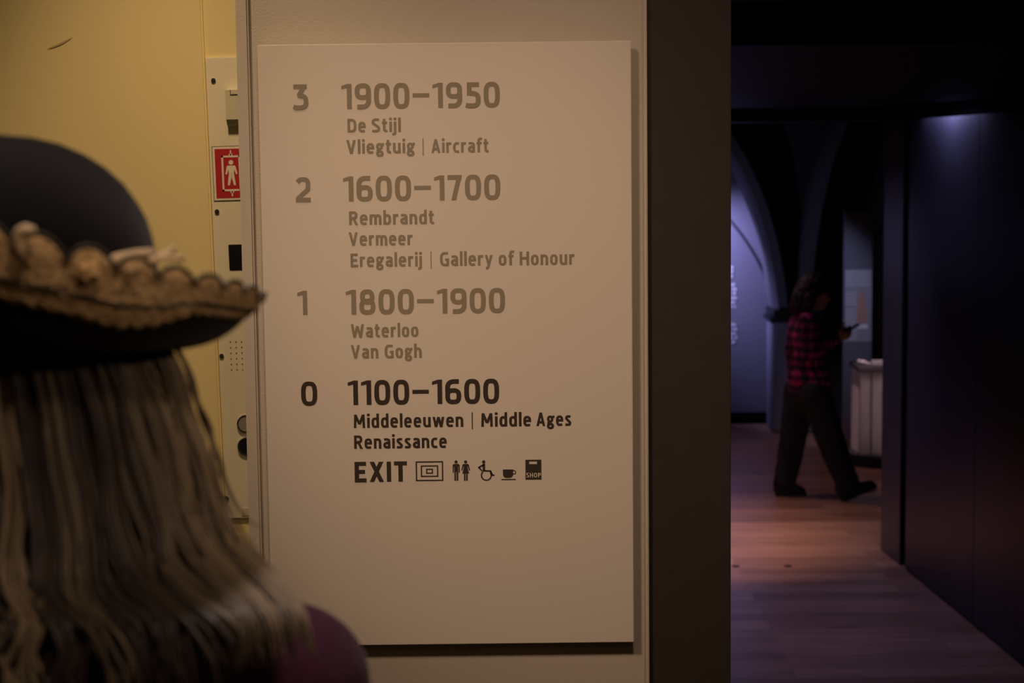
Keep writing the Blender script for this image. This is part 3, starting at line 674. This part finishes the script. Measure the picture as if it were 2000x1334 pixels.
# vault web between the ribs: a curved shell, the unlit vault's darkness put into its colour
def web(pa, pb, Ya, Yb):
    bm = bmesh.new(); A1 = smooth_path(pa, Ya, Ya-0.45); B1 = smooth_path(pb, Yb, Yb-0.45); rows = []
    for a, b in zip(A1, B1): rows.append([bm.verts.new(a.lerp(b, t)+Vector((0, 0.32*math.sin(t*PI), 0))) for t in [i/6 for i in range(7)]])
    for r0, r1 in zip(rows, rows[1:]):
        for k in range(6): bm.faces.new((r0[k], r0[k+1], r1[k+1], r1[k]))
    return bm
vpart('vault_web', web([(1532, 604), (1512, 500), (1485, 400), (1445, 310), (1390, 230), (1320, 160)], [(1568, 604), (1578, 520), (1592, 420), (1614, 320), (1650, 225), (1700, 140)], CY+0.05, CY+0.05), 'gallery_dark', True)
vpart('vault_web', web([(1574, 604), (1578, 520), (1592, 420), (1614, 320), (1650, 225), (1700, 140)], [(1600, 604), (1640, 540), (1700, 470), (1760, 400), (1830, 330), (1900, 260)], CY+0.05, CY+0.30), 'gallery_dark', True)
struct('wall_gallery_niche', bx((PY(1592, 700, 16.7).x, 16.55, 0), (5.9, 16.84, 4.6)), 'gallery_dark')

# text printed on the purple lit wall (too small to read): short rows of words
def words(bm, x0, x1, z, hgt, y, fill=0.8):
    x = x0
    while x < x1-hgt*0.5:
        w = random.uniform(1.0, 4.0)*hgt; e = min(x+w, x1)
        n = max(1, int((e-x)/(hgt*0.62)))
        for k in range(n):
            lx = x+(e-x)*k/n; lw = (e-x)/n*0.80
            vs = [bm.verts.new(q) for q in ((lx, y, z), (lx+lw, y, z), (lx+lw, y, z+hgt*random.choice((0.75, 0.75, 1.0))), (lx, y, z+hgt*0.8))]
            bm.faces.new(vs)
        x = e+hgt*0.4
WT = 16.845
wt = thing('wall_text', 'rows of white printed text on the purple lit wall beside the portal post', 'wall text', (PY(1400, 680, WT).x, WT, PY(1400, 680, WT).z))
for y0, y1, xe in ((522, 545, 1434), (556, 602, 1440), (634, 672, 1441)):
    bm = bmesh.new(); y = y0
    while y < y1:
        p = PY(1250, y+5, WT); q = PY(xe-random.uniform(0, 3), y+5, WT); words(bm, p.x, q.x, p.z, 0.031, WT-0.001); y += 8.5
    o = obj('text_block', bm, 'white_print'); o.location = -Vector(wt.location); o.parent = wt

# tall narrow information panel
IY = 15.2
i0 = PY(1650, 412, IY); i1_ = PY(1705, 412, IY)
ip = thing('information_panel', 'tall narrow blue-grey exhibition panel with rows of pale text and a reddish picture', 'panel', ((i0.x+i1_.x)/2, IY, 0))
def ipart(name, bm, material):
    o = obj(name, bm, material); o.location = -Vector(ip.location); o.parent = ip; return o
ipart('slab', bx((i0.x, IY, 0), (i1_.x, IY+0.06, i0.z), 0.003), 'panel_blue')
za, zb = PY(1650, 527, IY).z, PY(1650, 668, IY).z
mat('sheet_grey', (0.34, 0.35, 0.40), 0.6)
ipart('text_sheet', bx((i0.x+0.004, IY-0.004, zb), (i1_.x-0.004, IY+0.001, za)), 'sheet_grey')
z = za-0.02; k = 0; bm = bmesh.new()
while z > zb+0.01:
    if k in (6, 13): ipart('text_block', bm, 'white_print'); bm = bmesh.new()
    elif k != 7: words(bm, i0.x+0.012, (i1_.x-0.012) if k < 7 else (i0.x+0.105), z, 0.009, IY-0.0048)
    z -= 0.0225; k += 1
ipart('text_block', bm, 'white_print')
bm = bmesh.new()
q = [PY(x, y, IY-0.006) for x, y in ((1674, 632), (1673, 600), (1677, 578), (1683, 563), (1688, 578), (1693, 600), (1695, 632))]
f0 = [bm.verts.new(v) for v in q]; f1 = [bm.verts.new(v+Vector((0, 0.003, 0))) for v in q]; bm.faces.new(f0)
for k in range(len(q)): bm.faces.new((f0[k], f1[k], f1[(k+1) % len(q)], f0[(k+1) % len(q)]))
ipart('picture', bm, 'figure_red')
p = PY(1674, 642, IY); q = PY(1694, 633, IY); ipart('picture_caption', bx((p.x, IY-0.007, p.z), (q.x, IY-0.003, q.z)), 'white_print')

# display plinth with small exhibits
VY = 14.55
v0 = PY(1673, 900, VY); vt = PY(1690, 712, VY).z
dp = thing('display_plinth', 'pale pink lit display plinth on a round black base at the corridor end', 'plinth', (v0.x+0.2, VY, 0))
def dpart(name, bm, material):
    o = obj(name, bm, material); o.location = -Vector(dp.location); o.parent = dp; return o
dpart('round_base', cyl(bmesh.new(), (v0.x+0.26, VY+0.05, 0.045), 0.34, 0.09, 'Z', 48), 'base_black')
dpart('body', bx((v0.x, VY-0.12, 0.09), (v0.x+0.52, VY+0.25, vt-0.04), 0.006), 'plinth_pale')
dpart('top_slab', bx((v0.x-0.015, VY-0.15, vt-0.04), (v0.x+0.55, VY+0.28, vt), 0.006), 'figure_dark')
gx = PY(1702, 800, VY-0.15).x
g = dpart('glass_pane', bx((v0.x-0.012, VY-0.148, 0.10), (gx-0.004, VY-0.140, vt-0.042)), 'case_glass')
dpart('glass_pane', bx((gx+0.004, VY-0.148, 0.10), (v0.x+0.55, VY-0.140, vt-0.042)), 'case_glass')
dpart('glazing_bar', bx((gx-0.004, VY-0.150, 0.09), (gx+0.004, VY-0.138, vt-0.04)), 'base_black')
p = PY(1686, 712, VY-0.02)
bm = bmesh.new(); ellip(bm, (p.x-0.005, VY-0.02, vt+0.020), (0.040, 0.025, 0.020)); ellip(bm, (p.x-0.035, VY-0.03, vt+0.030), (0.018, 0.016, 0.016)); capsule(bm, Vector((p.x+0.01, VY-0.03, vt+0.012)), 0.010, Vector((p.x+0.05, VY-0.04, vt+0.012)), 0.008)
tag(fuse('carved_figure', bm, 'figure_white', voxel=0.003, smooth=3), 'small white carved reclining figure on the display plinth', 'sculpture')
p = PY(1712, 700, VY)
bm = bmesh.new(); box(bm, (p.x-0.045, VY-0.05, vt), (p.x+0.10, VY+0.03, vt+0.028), 0.004); box(bm, (p.x-0.04, VY-0.045, vt+0.028), (p.x+0.095, VY+0.025, vt+0.034), 0.002)
tag(obj('open_book', bm, 'figure_white'), 'flat pale book lying on the display plinth beside the carved figure', 'book')

# ------------------------------------------------------------------ walking person
WY = 13.1
def w(x, y, dy=0.0): p = PY(x, y, WY); return Vector((p.x, WY+dy, p.z))
NR, FR = -0.10, 0.10                          # camera-side (right) and far (left) limbs
bm = bmesh.new()
# trunk
hipc = w(1576, 752); 
chain(bm, [w(1580, 740), w(1572, 690), w(1569, 640), w(1572, 618)], [0.095, 0.095, 0.10, 0.07])
for s_ in (NR, FR): capsule(bm, w(1571, 625, s_*1.35), 0.050, w(1570, 660, s_*0.6), 0.085)
chain(bm, [w(1573, 620), w(1583, 603), w(1591, 590)], [0.055, 0.047, 0.045])
# head, looking down at the phone
ellip(bm, w(1592, 566), (0.090, 0.072, 0.098), (0, 0.35, 0)); ellip(bm, w(1602, 586), (0.058, 0.055, 0.075), (0, 0.45, 0))
capsule(bm, w(1613, 572), 0.014, w(1620, 585), 0.012); ellip(bm, w(1606, 600), (0.022, 0.028, 0.018)); ellip(bm, w(1612, 594), (0.014, 0.022, 0.008), (0, 0.4, 0))
for s_ in (-1, 1): ellip(bm, w(1590, 577, s_*0.073), (0.018, 0.008, 0.030), (0, 0.3, 0))
# legs
HK = {}
def legs(bm, front, back):
    for pts, rad in (front, back): chain(bm, pts, rad)
front = ([w(1590, 758, NR), w(1617, 848, NR), w(1655, 945, NR-0.02)], [0.076, 0.056, 0.040])
back = ([w(1566, 758, FR), w(1556, 850, FR), w(1531, 948, FR)], [0.076, 0.056, 0.040])
legs(bm, front, back)
capsule(bm, w(1656, 952, NR-0.02), 0.036, w(1700, 950, NR-0.02), 0.026); capsule(bm, w(1527, 954, FR), 0.036, w(1562, 962, FR), 0.026)
# arms: upper arm hangs back, forearm reaches forward to the phone
arms = {}
for s_, el, wr in ((NR*1.45, w(1573, 690, NR*1.5), w(1633, 660, -0.045)), (FR*1.45, w(1581, 686, FR*1.4), w(1636, 656, 0.045))):
    chain(bm, [w(1572, 627, s_), el, wr], [0.046, 0.036, 0.026]); arms[s_] = (el, wr)
hand(bm, arms[NR*1.45][1], (1, 0.15, 0.30), (0.1, -0.9, -0.45), (0, 0.3, 1), 0.55, 0.9)
hand(bm, arms[FR*1.45][1], (1, -0.2, 0.34), (0.1, 0.9, -0.45), (0, -0.3, 1), 0.55, 0.9)
walker = fuse('person', bm, 'skin', voxel=0.0045, smooth=4)
tag(walker, 'person in a pink and black plaid shirt walking in the dark gallery looking at phone', 'person')
# shirt
bm = bmesh.new()
chain(bm, [w(1580, 752), w(1578, 738), w(1575, 705), w(1570, 650), w(1571, 622)], [0.150, 0.152, 0.134, 0.122, 0.088]); capsule(bm, w(1592, 754, NR*0.7), 0.115, w(1590, 735, NR*0.5), 0.115)
chain(bm, [w(1556, 628), w(1547, 680), w(1552, 738)], [0.055, 0.052, 0.050]); capsule(bm, w(1600, 700), 0.055, w(1598, 738), 0.075)
for s_ in (NR, FR): capsule(bm, w(1569, 624, s_*1.4), 0.062, w(1568, 660, s_*0.5), 0.095)
for s_ in arms:
    el, wr = arms[s_]; cuff = el.lerp(wr, 0.90)
    chain(bm, [w(1571, 627, s_), el, el.lerp(wr, 0.45), cuff], [0.064, 0.058, 0.046, 0.038])
fuse('plaid_shirt', bm, 'plaid_flannel', walker, voxel=0.007, smooth=4, noise=0.014, nsize=0.06)
# trousers, wide legged
bm = bmesh.new()
capsule(bm, w(1577, 750), 0.138, w(1580, 775), 0.128)
chain(bm, [w(1588, 765, NR*0.95), w(1612, 840, NR), w(1630, 890, NR-0.01), w(1648, 934, NR-0.02)], [0.118, 0.108, 0.096, 0.088])
chain(bm, [w(1564, 765, FR*0.8), w(1556, 840, FR), w(1546, 900, FR), w(1538, 940, FR)], [0.112, 0.104, 0.092, 0.084])
fuse('wide_trousers', bm, 'trousers_grey', walker, voxel=0.008, smooth=4, noise=0.016, nsize=0.09)
# shoes and sock
def shoe(name, heel, toe, up, dy):
    bm = bmesh.new(); h, t = heel, toe; u = Vector(up); d = (t-h).normalized()
    chain(bm, [h+u*0.075, h+u*0.035], [0.046, 0.043]); chain(bm, [h+u*0.035, h+d*0.11+u*0.042, t-d*0.035+u*0.026], [0.042, 0.041, 0.030]); capsule(bm, h+u*0.095, 0.044, h+d*0.05+u*0.055, 0.046)
    s = fuse(name, bm, 'shoe_black', walker, voxel=0.005, smooth=3)
    b2 = bmesh.new(); side = d.cross(u).normalized()
    outline = [(-0.035, 0.030), (0.05, 0.036), (0.14, 0.042), (0.20, 0.038), (0.245, 0.014), (0.245, -0.014), (0.20, -0.038), (0.14, -0.042), (0.05, -0.036), (-0.035, -0.030)]
    L = (t-h).length/0.245
    lo = [b2.verts.new(h+d*a*L+side*b-u*0.008) for a, b in outline]; hi = [b2.verts.new(h+d*a*L+side*b+u*0.014) for a, b in outline]
    b2.faces.new(lo); b2.faces.new(hi[::-1])
    for k in range(10): b2.faces.new((lo[k], hi[k], hi[(k+1) % 10], lo[(k+1) % 10]))
    bmesh.ops.recalc_face_normals(b2, faces=b2.faces)
    o = obj('sole', b2, 'sole_black', s)
fh = PY(1652, 977, WY+NR-0.02); fh.z = max(fh.z, 0.010); ft = PY(1712, 948, WY+NR-0.02)
shoe('shoe', fh, ft, Vector((-0.45, 0, 1)).normalized(), NR)
bh = PZ(1522, 968, 0.009); bt = PZ(1573, 969, 0.009)
bh = Vector((PY(1522, 968, WY+FR).x, WY+FR, 0.009)); bt = Vector((PY(1575, 968, WY+FR).x, WY+FR, 0.009))
shoe('shoe', bh, bt, Vector((0, 0, 1)), FR)
bm = bmesh.new(); capsule(bm, w(1651, 938, NR-0.02), 0.047, w(1656, 950, NR-0.02), 0.046); obj('sock', bm, 'sock_grey', walker, True)
# hair: wavy locks over the crown, falling behind to the shoulder
bm = bmesh.new()
ellip(bm, w(1588, 559), (0.108, 0.092, 0.105), (0, 0.3, 0)); 
for s_ in (-1, 1): chain(bm, [w(1592, 555, s_*0.05), w(1579, 578, s_*0.075), w(1570, 602, s_*0.08), w(1566, 622, s_*0.07)], [0.05, 0.050, 0.046, 0.025])
chain(bm, [w(1578, 556), w(1564, 580), w(1556, 600), w(1553, 614)], [0.075, 0.070, 0.055, 0.03])
capsule(bm, w(1600, 545), 0.05, w(1620, 556), 0.026)
hr = fuse('hair', bm, 'walker_hair', walker, voxel=0.006, smooth=3, noise=0.022, nsize=0.03)
bm = bmesh.new()
for k in range(110):
    a = random.uniform(-1, 1); q = random.random()
    p0 = w(1596-10*q, 536+8*abs(a), a*0.06); p1 = w(1582-16*q+random.uniform(-3, 3), 566, a*0.095); p2 = w(1572-18*q+random.uniform(-4, 4), 592, a*0.10); p3 = w(1566-20*q+random.uniform(-6, 6), 606+random.uniform(0, 18), a*0.095)
    tube(bm, [p0, p0.lerp(p1, .5)+Vector((-0.01, a*0.02, 0.02)), p1, p1.lerp(p2, .5)+Vector((random.uniform(-.012, .012), 0, 0)), p2, p2.lerp(p3, .5)+Vector((random.uniform(-.012, .012), 0, 0)), p3], [0.004, 0.005, 0.005, 0.005, 0.005, 0.004, 0.001], 5)
obj('hair_locks', bm, 'walker_hair', hr, True)
for s_ in (-1, 1):
    bm = bmesh.new(); ellip(bm, w(1610, 576, s_*0.028), (0.008, 0.010, 0.008)); obj('eye', bm, 'eye_white', walker, True)
# phone
p0 = w(1652, 647); p1 = w(1677, 634); d = (p1-p0).normalized(); up = Vector((0, -1, 0)).cross(d).normalized()
if up.z < 0: up = -up
bm = bmesh.new(); box(bm, (0, -0.038, -0.0045), ((p1-p0).length*1.05, 0.038, 0.0045), 0.003)
ph = obj('mobile_phone', bm, 'phone_black'); Mx = Matrix((d, d.cross(up)*-1, up)).transposed().to_4x4(); Mx.translation = p0; ph.matrix_world = Mx
tag(ph, 'black mobile phone held by the walking person in plaid shirt', 'phone')
o = obj('screen', bx((0.006, -0.034, 0.0044), ((p1-p0).length*1.05-0.006, 0.034, 0.0050)), 'phone_screen', ph)

# ------------------------------------------------------------------ woman in the hat, seen from behind
HY = 1.25; HX = PY(-10, 600, HY).x
def wx(x, y, Y=HY): return PY(x, y, Y)
SHZ = 2.137
bm = bmesh.new()
ellip(bm, (HX, HY+0.01, 2.345), (0.078, 0.098, 0.118)); ellip(bm, (HX, HY+0.055, 2.275), (0.055, 0.055, 0.060))
capsule(bm, Vector((HX, HY+0.105, 2.335)), 0.014, Vector((HX, HY+0.118, 2.305)), 0.013)
for s_ in (-1, 1): ellip(bm, (HX+s_*0.080, HY+0.005, 2.325), (0.010, 0.018, 0.032))
chain(bm, [Vector((HX, HY, 2.27)), Vector((HX, HY-0.01, 2.16))], [0.058, 0.064])
chain(bm, [Vector((HX, HY, 2.10)), Vector((HX, HY, 1.85)), Vector((HX, HY, 1.66))], [0.11, 0.10, 0.13])
hands_ = []
for s_ in (-1, 1):
    sh = Vector((HX+s_*0.185, HY-0.03, SHZ-0.01)); el = Vector((HX+s_*0.235, HY-0.02, 1.85)); wr = Vector((HX+s_*0.215, HY+0.12, 1.62))
    chain(bm, [Vector((HX, HY, 2.12)), sh, el, wr], [0.08, 0.048, 0.040, 0.028]); hand(bm, wr, (-s_*0.05, 0.25, -1), (s_, 0, 0), (0, 1, 0), 0.28)
    chain(bm, [Vector((HX+s_*0.085, HY, 1.64)), Vector((HX+s_*0.09, HY+0.01, 1.22)), Vector((HX+s_*0.095, HY-0.01, 0.84))], [0.095, 0.060, 0.042])
    capsule(bm, Vector((HX+s_*0.095, HY-0.02, 0.80)), 0.038, Vector((HX+s_*0.11, HY+0.15, 0.785)), 0.028)
    hands_.append((s_, sh, el, wr))
woman = fuse('person', bm, 'skin', voxel=0.006, smooth=4)
tag(woman, 'person with long blonde hair and black lace trimmed hat, facing the directory board', 'person')
bm = bmesh.new()
chain(bm, [Vector((HX, HY-0.005, 2.12)), Vector((HX, HY, 1.90)), Vector((HX, HY, 1.62)), Vector((HX, HY, 1.50))], [0.130, 0.135, 0.165, 0.175])
shp = Vector((wx(540, 1300, 1.22).x, 1.22, SHZ))
for s_, sh, el, wr in hands_:
    c = Vector((HX+s_*(shp.x-HX), 1.22, SHZ))
    chain(bm, [Vector((HX+s_*0.06, 1.225, SHZ+0.010)), c], [0.078, 0.066]); chain(bm, [c, Vector((HX+s_*0.225, HY-0.02, 1.86)), wr.lerp(el, 0.12)], [0.066, 0.060, 0.045])
fuse('maroon_coat', bm, 'coat_maroon', woman, voxel=0.007, smooth=6, noise=0.008, nsize=0.08)
bm = bmesh.new()
for s_ in (-1, 1): chain(bm, [Vector((HX+s_*0.085, HY, 1.60)), Vector((HX+s_*0.09, HY+0.01, 1.22)), Vector((HX+s_*0.095, HY-0.01, 0.86))], [0.115, 0.082, 0.066])
fuse('trousers', bm, 'trousers_black', woman, voxel=0.01, smooth=4)
for s_ in (-1, 1):
    bm = bmesh.new(); chain(bm, [Vector((HX+s_*0.095, HY-0.04, 0.792)), Vector((HX+s_*0.10, HY+0.08, 0.79)), Vector((HX+s_*0.112, HY+0.175, 0.782))], [0.040, 0.042, 0.031])
    fuse('shoe', bm, 'shoe_black', woman, voxel=0.006, smooth=3)
for s_ in (-1, 1):
    bm = bmesh.new(); ellip(bm, (HX+s_*0.031, HY+0.094, 2.345), (0.012, 0.010, 0.010)); obj('eye', bm, 'eye_white', woman, True)

# --- hat
def dz(drop): return CAM_H-drop
prof = [(0, 262), (60, 268), (110, 280), (160, 302), (200, 328), (235, 360), (262, 398), (280, 430), (291, 465), (299, 500), (303, 545), (306, 620)]
bm = bmesh.new(); seg = 72; rows = []
for x, y in prof[1:]:
    p = wx(x, y); r = p.x-HX
    rows.append([bm.verts.new((HX+r*math.cos(2*PI*k/seg), HY+r*1.10*math.sin(2*PI*k/seg), p.z)) for k in range(seg)])
tp = bm.verts.new((HX, HY, wx(0, 261).z))
for k in range(seg): bm.faces.new((tp, rows[0][k], rows[0][(k+1) % seg]))
for a, b in zip(rows, rows[1:]):
    for k in range(seg): bm.faces.new((a[k], b[k], b[(k+1) % seg], a[(k+1) % seg]))
bmesh.ops.recalc_face_normals(bm, faces=bm.faces)
hat = obj('hat', bm, 'felt_black', woman, True)
def interp(tab, v):
    for (a, b), (c, d) in zip(tab, tab[1:]):
        if a <= v <= c: return b+(d-b)*(v-a)/(c-a)
    return tab[0][1] if v < tab[0][0] else tab[-1][1]
RIM = [(-90, .046), (-75, .050), (-60, .0620), (-30, .0805), (-12, .0905), (0, .0985), (30, .1060), (90, .1110)]
BOT = [(-90, .116), (-75, .116), (-60, .120), (-30, .1240), (0, .1260), (30, .1285), (90, .130)]
LAC = [(-90, .078), (-75, .081), (-60, .0930), (-48, .1045), (-38, .1045), (-28, .0990), (-12, .1060), (0, .1085), (30, .114), (90, .118)]
def ang(k, n):                                # degrees folded to -90..90 (0 = right, -90 = towards camera)
    a = 360.0*k/n; a = (a+180) % 360-180
    if a > 90: a = 180-a
    if a < -90: a = -180-a
    return a
R_RIM = 0.1765; R_CR = 0.107
def brim_pt(k, n, t, inset=0.0):
    """t 0..1 along the brim section from the crown to the rim"""
    a = ang(k, n); th = 2*PI*k/n; b = interp(BOT, a); q = interp(RIM, a)
    r = R_CR + (R_RIM-R_CR)*(t**0.62)
    zz = b - (b-0.114)*max(0, 1-t/0.25) if t < 0.25 else b-(b-q)*(((t-0.25)/0.75)**1.7)
    return Vector((HX+(r-inset)*math.cos(th), HY+(r-inset)*math.sin(th), dz(zz)))
n = 144; bm = bmesh.new(); ts = [i/18 for i in range(19)]; rows = [[bm.verts.new(brim_pt(k, n, t)) for k in range(n)] for t in ts]
for a, b in zip(rows, rows[1:]):
    for k in range(n): bm.faces.new((a[k], b[k], b[(k+1) % n], a[(k+1) % n]))
bmesh.ops.recalc_face_normals(bm, faces=bm.faces)
br = obj('brim', bm, 'felt_black', hat, True); sd = br.modifiers.new('s', 'SOLIDIFY'); sd.thickness = 0.003; sd.offset = 0
# lace folded over the outside of the brim, with a scalloped upper edge
def t_at(k, n, drop):                         # brim parameter where the section reaches a given drop
    a = ang(k, n); b = interp(BOT, a); q = interp(RIM, a); u = max(0.0, min(1.0, (b-drop)/max(1e-5, b-q))); return 0.25+0.75*u**(1/1.7)
n = 720; NS = 38; bm = bmesh.new(); rows = []; edge = []; low = []
for k in range(n):
    a = ang(k, n); big = interp([(-90, 1.9), (-60, 1.5), (-35, 0.95), (0, 0.7), (90, 0.7)], a)
    scal = abs(math.sin(PI*NS*k/n+0.4*PI))**0.55; lo = interp(LAC, a)+0.0010*math.sin(2*PI*90*k/n)
    t0 = t_at(k, n, lo); row = []
    for i in range(9):
        t = t0+(1-t0)*i/8; p = brim_pt(k, n, t, -0.0035-0.0018*abs(math.sin(PI*NS*k/n+0.4*PI))*i/8); row.append(p)
    lift = 0.0095*big*scal; th = 2*PI*k/n
    row.append(row[-1]+Vector((0.002*math.cos(th), 0.002*math.sin(th), lift*0.5))); row.append(row[-1]+Vector((0.0005*math.cos(th), 0.0005*math.sin(th), lift*0.5)))
    edge.append(row[-1]); low.append(row[0]); rows.append([bm.verts.new(p) for p in row])
for k in range(n):
    A1, B1 = rows[k], rows[(k+1) % n]
    for i in range(len(A1)-1): bm.faces.new((A1[i], B1[i], B1[i+1], A1[i+1]))
bmesh.ops.recalc_face_normals(bm, faces=bm.faces)
lc = obj('lace_trim', bm, 'cream_lace', hat, True); sd = lc.modifiers.new('s', 'SOLIDIFY'); sd.thickness = 0.0012
bm = bmesh.new(); tube(bm, edge+[edge[0]], 0.0014, 6, False)
mid = [brim_pt(k, n, t_at(k, n, 0.55*interp(LAC, ang(k, n))+0.45*interp(RIM, ang(k, n))), -0.0056) for k in range(n)]; tube(bm, mid+[mid[0]], 0.0010, 6, False)
obj('dark_edging_thread', bm, 'thread_dark', hat, True)
# gathered lace flowers tucked between brim and crown, ribbon loop and bow tails
for x, y, r in ((-70, 520, 0.0150), (172, 532, 0.0080)):
    bm = bmesh.new(); p = wx(x, y, 1.10); c = Vector((p.x, 1.10, p.z)); N2 = 40; ctr = bm.verts.new(c+Vector((0, -0.004, 0))); rr = [[], []]
    for k in range(N2):
        a = 2*PI*k/N2; s1 = r*(0.86+0.14*abs(math.sin(2.5*a)))
        rr[0].append(bm.verts.new(c+Vector((0.5*s1*math.cos(a), -0.006+0.002*math.sin(5*a), 0.5*s1*math.sin(a)))))
        rr[1].append(bm.verts.new(c+Vector((s1*math.cos(a), 0.003*math.sin(10*a), s1*math.sin(a)))))
    for k in range(N2):
        j = (k+1) % N2; bm.faces.new((ctr, rr[0][k], rr[0][j])); bm.faces.new((rr[0][k], rr[1][k], rr[1][j], rr[0][j]))
    o = obj('lace_flower', bm, 'cream_lace', hat, True); sd = o.modifiers.new('s', 'SOLIDIFY'); sd.thickness = 0.0012
bm = bmesh.new(); tube(bm, [wx(x, y, 1.072) for x, y in ((42, 505), (38, 480), (36, 464), (42, 454), (52, 450), (60, 452), (61, 458))], [0.0035, 0.0038, 0.0042, 0.0042, 0.0042, 0.004, 0.003], 8)
obj('ribbon_loop', bm, 'ribbon_tan', hat, True)
def ribbon(pts, wd):
    P = [wx(x, y, Y) for x, y, Y in pts]; bm = bmesh.new(); prev = None
    for p in P:
        cur = (bm.verts.new(p+Vector((0, 0, wd))), bm.verts.new(p-Vector((0, 0.002, wd))))
        if prev: bm.faces.new((prev[0], prev[1], cur[1], cur[0]))
        prev = cur
    o = obj('bow_tail', bm, 'ribbon_tan', hat, True); sd = o.modifiers.new('s', 'SOLIDIFY'); sd.thickness = 0.001; sd.offset = 0; return o
ribbon([(206, 512, 1.115), (235, 503, 1.12), (265, 497, 1.135), (292, 494, 1.17), (301, 496, 1.20)], 0.0030)
ribbon([(245, 528, 1.11), (275, 520, 1.12), (300, 509, 1.14), (325, 497, 1.17), (342, 486, 1.19)], 0.0026)
ribbon([(300, 505, 1.145), (330, 502, 1.165), (360, 506, 1.18)], 0.0018)

# --- hair
HE = [(640, 318), (700, 343), (760, 372), (850, 400), (900, 412), (960, 432), (1040, 475), (1110, 532), (1160, 580), (1215, 620), (1275, 638), (1340, 648), (1500, 655)]
YHT = [(640, 1.245), (1060, 1.235), (1190, 1.11), (1500, 1.10)]
def hair_pt(ph, y, sc=1.0):
    YH = interp(YHT, y); xr = interp(HE, y); a = (wx(xr, y, YH).x-HX)*sc; wf = interp([(640, 0.0), (1060, 0.0), (1190, 0.72), (1500, 0.72)], y)
    b = interp([(640, 0.116), (900, 0.125), (1060, 0.150), (1180, 0.185), (1300, 0.195), (1500, 0.19)], y)*sc
    p = wx(0, y, YH)
    s0 = math.sin(ph); fl = interp([(640, 1.0), (1000, 0.9), (1160, 0.5), (1500, 0.5)], y)
    return Vector((HX+a*math.cos(ph), 1.245+(b*s0**fl if s0 > 0 else -b*(wf+(1-wf)*abs(s0)**fl)), p.z))
bm = bmesh.new(); tone_core = []
ys = [560, 640, 700, 760, 830, 900, 980, 1060, 1120, 1180]; rows = []
for y in ys:
    rows.append([bm.verts.new(hair_pt(2*PI*k/48, max(y, 641), interp([(560, 0.76), (640, 0.95), (860, 0.95), (960, 0.86), (1060, 0.72), (1180, 0.58)], y)) + Vector((0, 0, wx(0, y).z-wx(0, max(y, 641)).z))) for k in range(48)])
for a, b in zip(rows, rows[1:]):
    for k in range(48): bm.faces.new((a[k], a[(k+1) % 48], b[(k+1) % 48], b[k]))
bm.faces.new(rows[0]); bm.faces.new(rows[-1][::-1]); bmesh.ops.recalc_face_normals(bm, faces=bm.faces)
hair = obj('hair', bm, 'blonde_hair', woman, True)
at = hair.data.attributes.new('tone', 'FLOAT', 'POINT')
for i in range(len(hair.data.vertices)): at.data[i].value = 0.05
bm = bmesh.new(); tones = []
NL = 620
for i in range(NL):
    ph = -PI + (PI-0.06)*(i+random.random())/NL
    back = random.random() < 0.10
    if back: ph = random.uniform(0.02, PI)
    c = math.cos(ph); sc = random.uniform(0.88, 1.0)
    if c > 0.90: ye = random.uniform(1235, 1290)
    elif c > 0.76: ye = 1270+random.uniform(-35, 30)
    elif c > 0.62: ye = 1310+random.uniform(-30, 60)
    else: ye = random.uniform(1370, 1470)
    if back: ye = random.uniform(960, 1080)
    clump = math.floor((ph+4)*9); rnd = random.Random(clump); amp = rnd.uniform(0.02, 0.05); fr_ = rnd.uniform(2.2, 3.4); p_ = rnd.uniform(0, 6.28)
    base = rnd.random()**2.2; tone = min(1, max(0, 0.80*base+0.35*max(0, (c-0.85)/0.15)+random.uniform(-0.12, 0.14)))  # random tone, plus light on the right-hand locks put into their colour
    pts, rad = [], []; N3 = 22
    for j in range(N3+1):
        u = j/N3; y = 640+(ye-640)*u
        q = ph + amp*math.sin(fr_*2*PI*u+p_)*u + random.uniform(-0.004, 0.004); q = q if back else min(q, -0.015)
        pts.append(hair_pt(q, y, sc + 0.012*math.sin(fr_*2*PI*u+p_+1))); rad.append(0.0019*(1.0 if u < 0.8 else 1.05-(u-0.8)*4.6))
    nb = len(bm.verts); tube(bm, pts, rad, 5); tones += [tone]*(len(bm.verts)-nb)
for i in range(26):                           # stray single hairs at the outline
    ph = random.uniform(-0.45, -0.06); pts = []; p_ = random.uniform(0, 6.28); k1 = random.uniform(0.99, 1.035); y0 = random.uniform(660, 900); y1 = y0+random.uniform(150, 380)
    for j in range(15):
        u = j/14; y = y0+(min(y1, 1230)-y0)*u; pts.append(hair_pt(ph+0.03*math.sin(5*u+p_), y, 0.97+(k1-0.97)*math.sin(u*PI)))
    nb = len(bm.verts); tube(bm, pts, 0.00055, 4); tones += [0.7]*(len(bm.verts)-nb)
lk = obj('hair_locks', bm, 'blonde_hair', hair, True)
at = lk.data.attributes.new('tone', 'FLOAT', 'POINT'); at.data.foreach_set('value', tones)
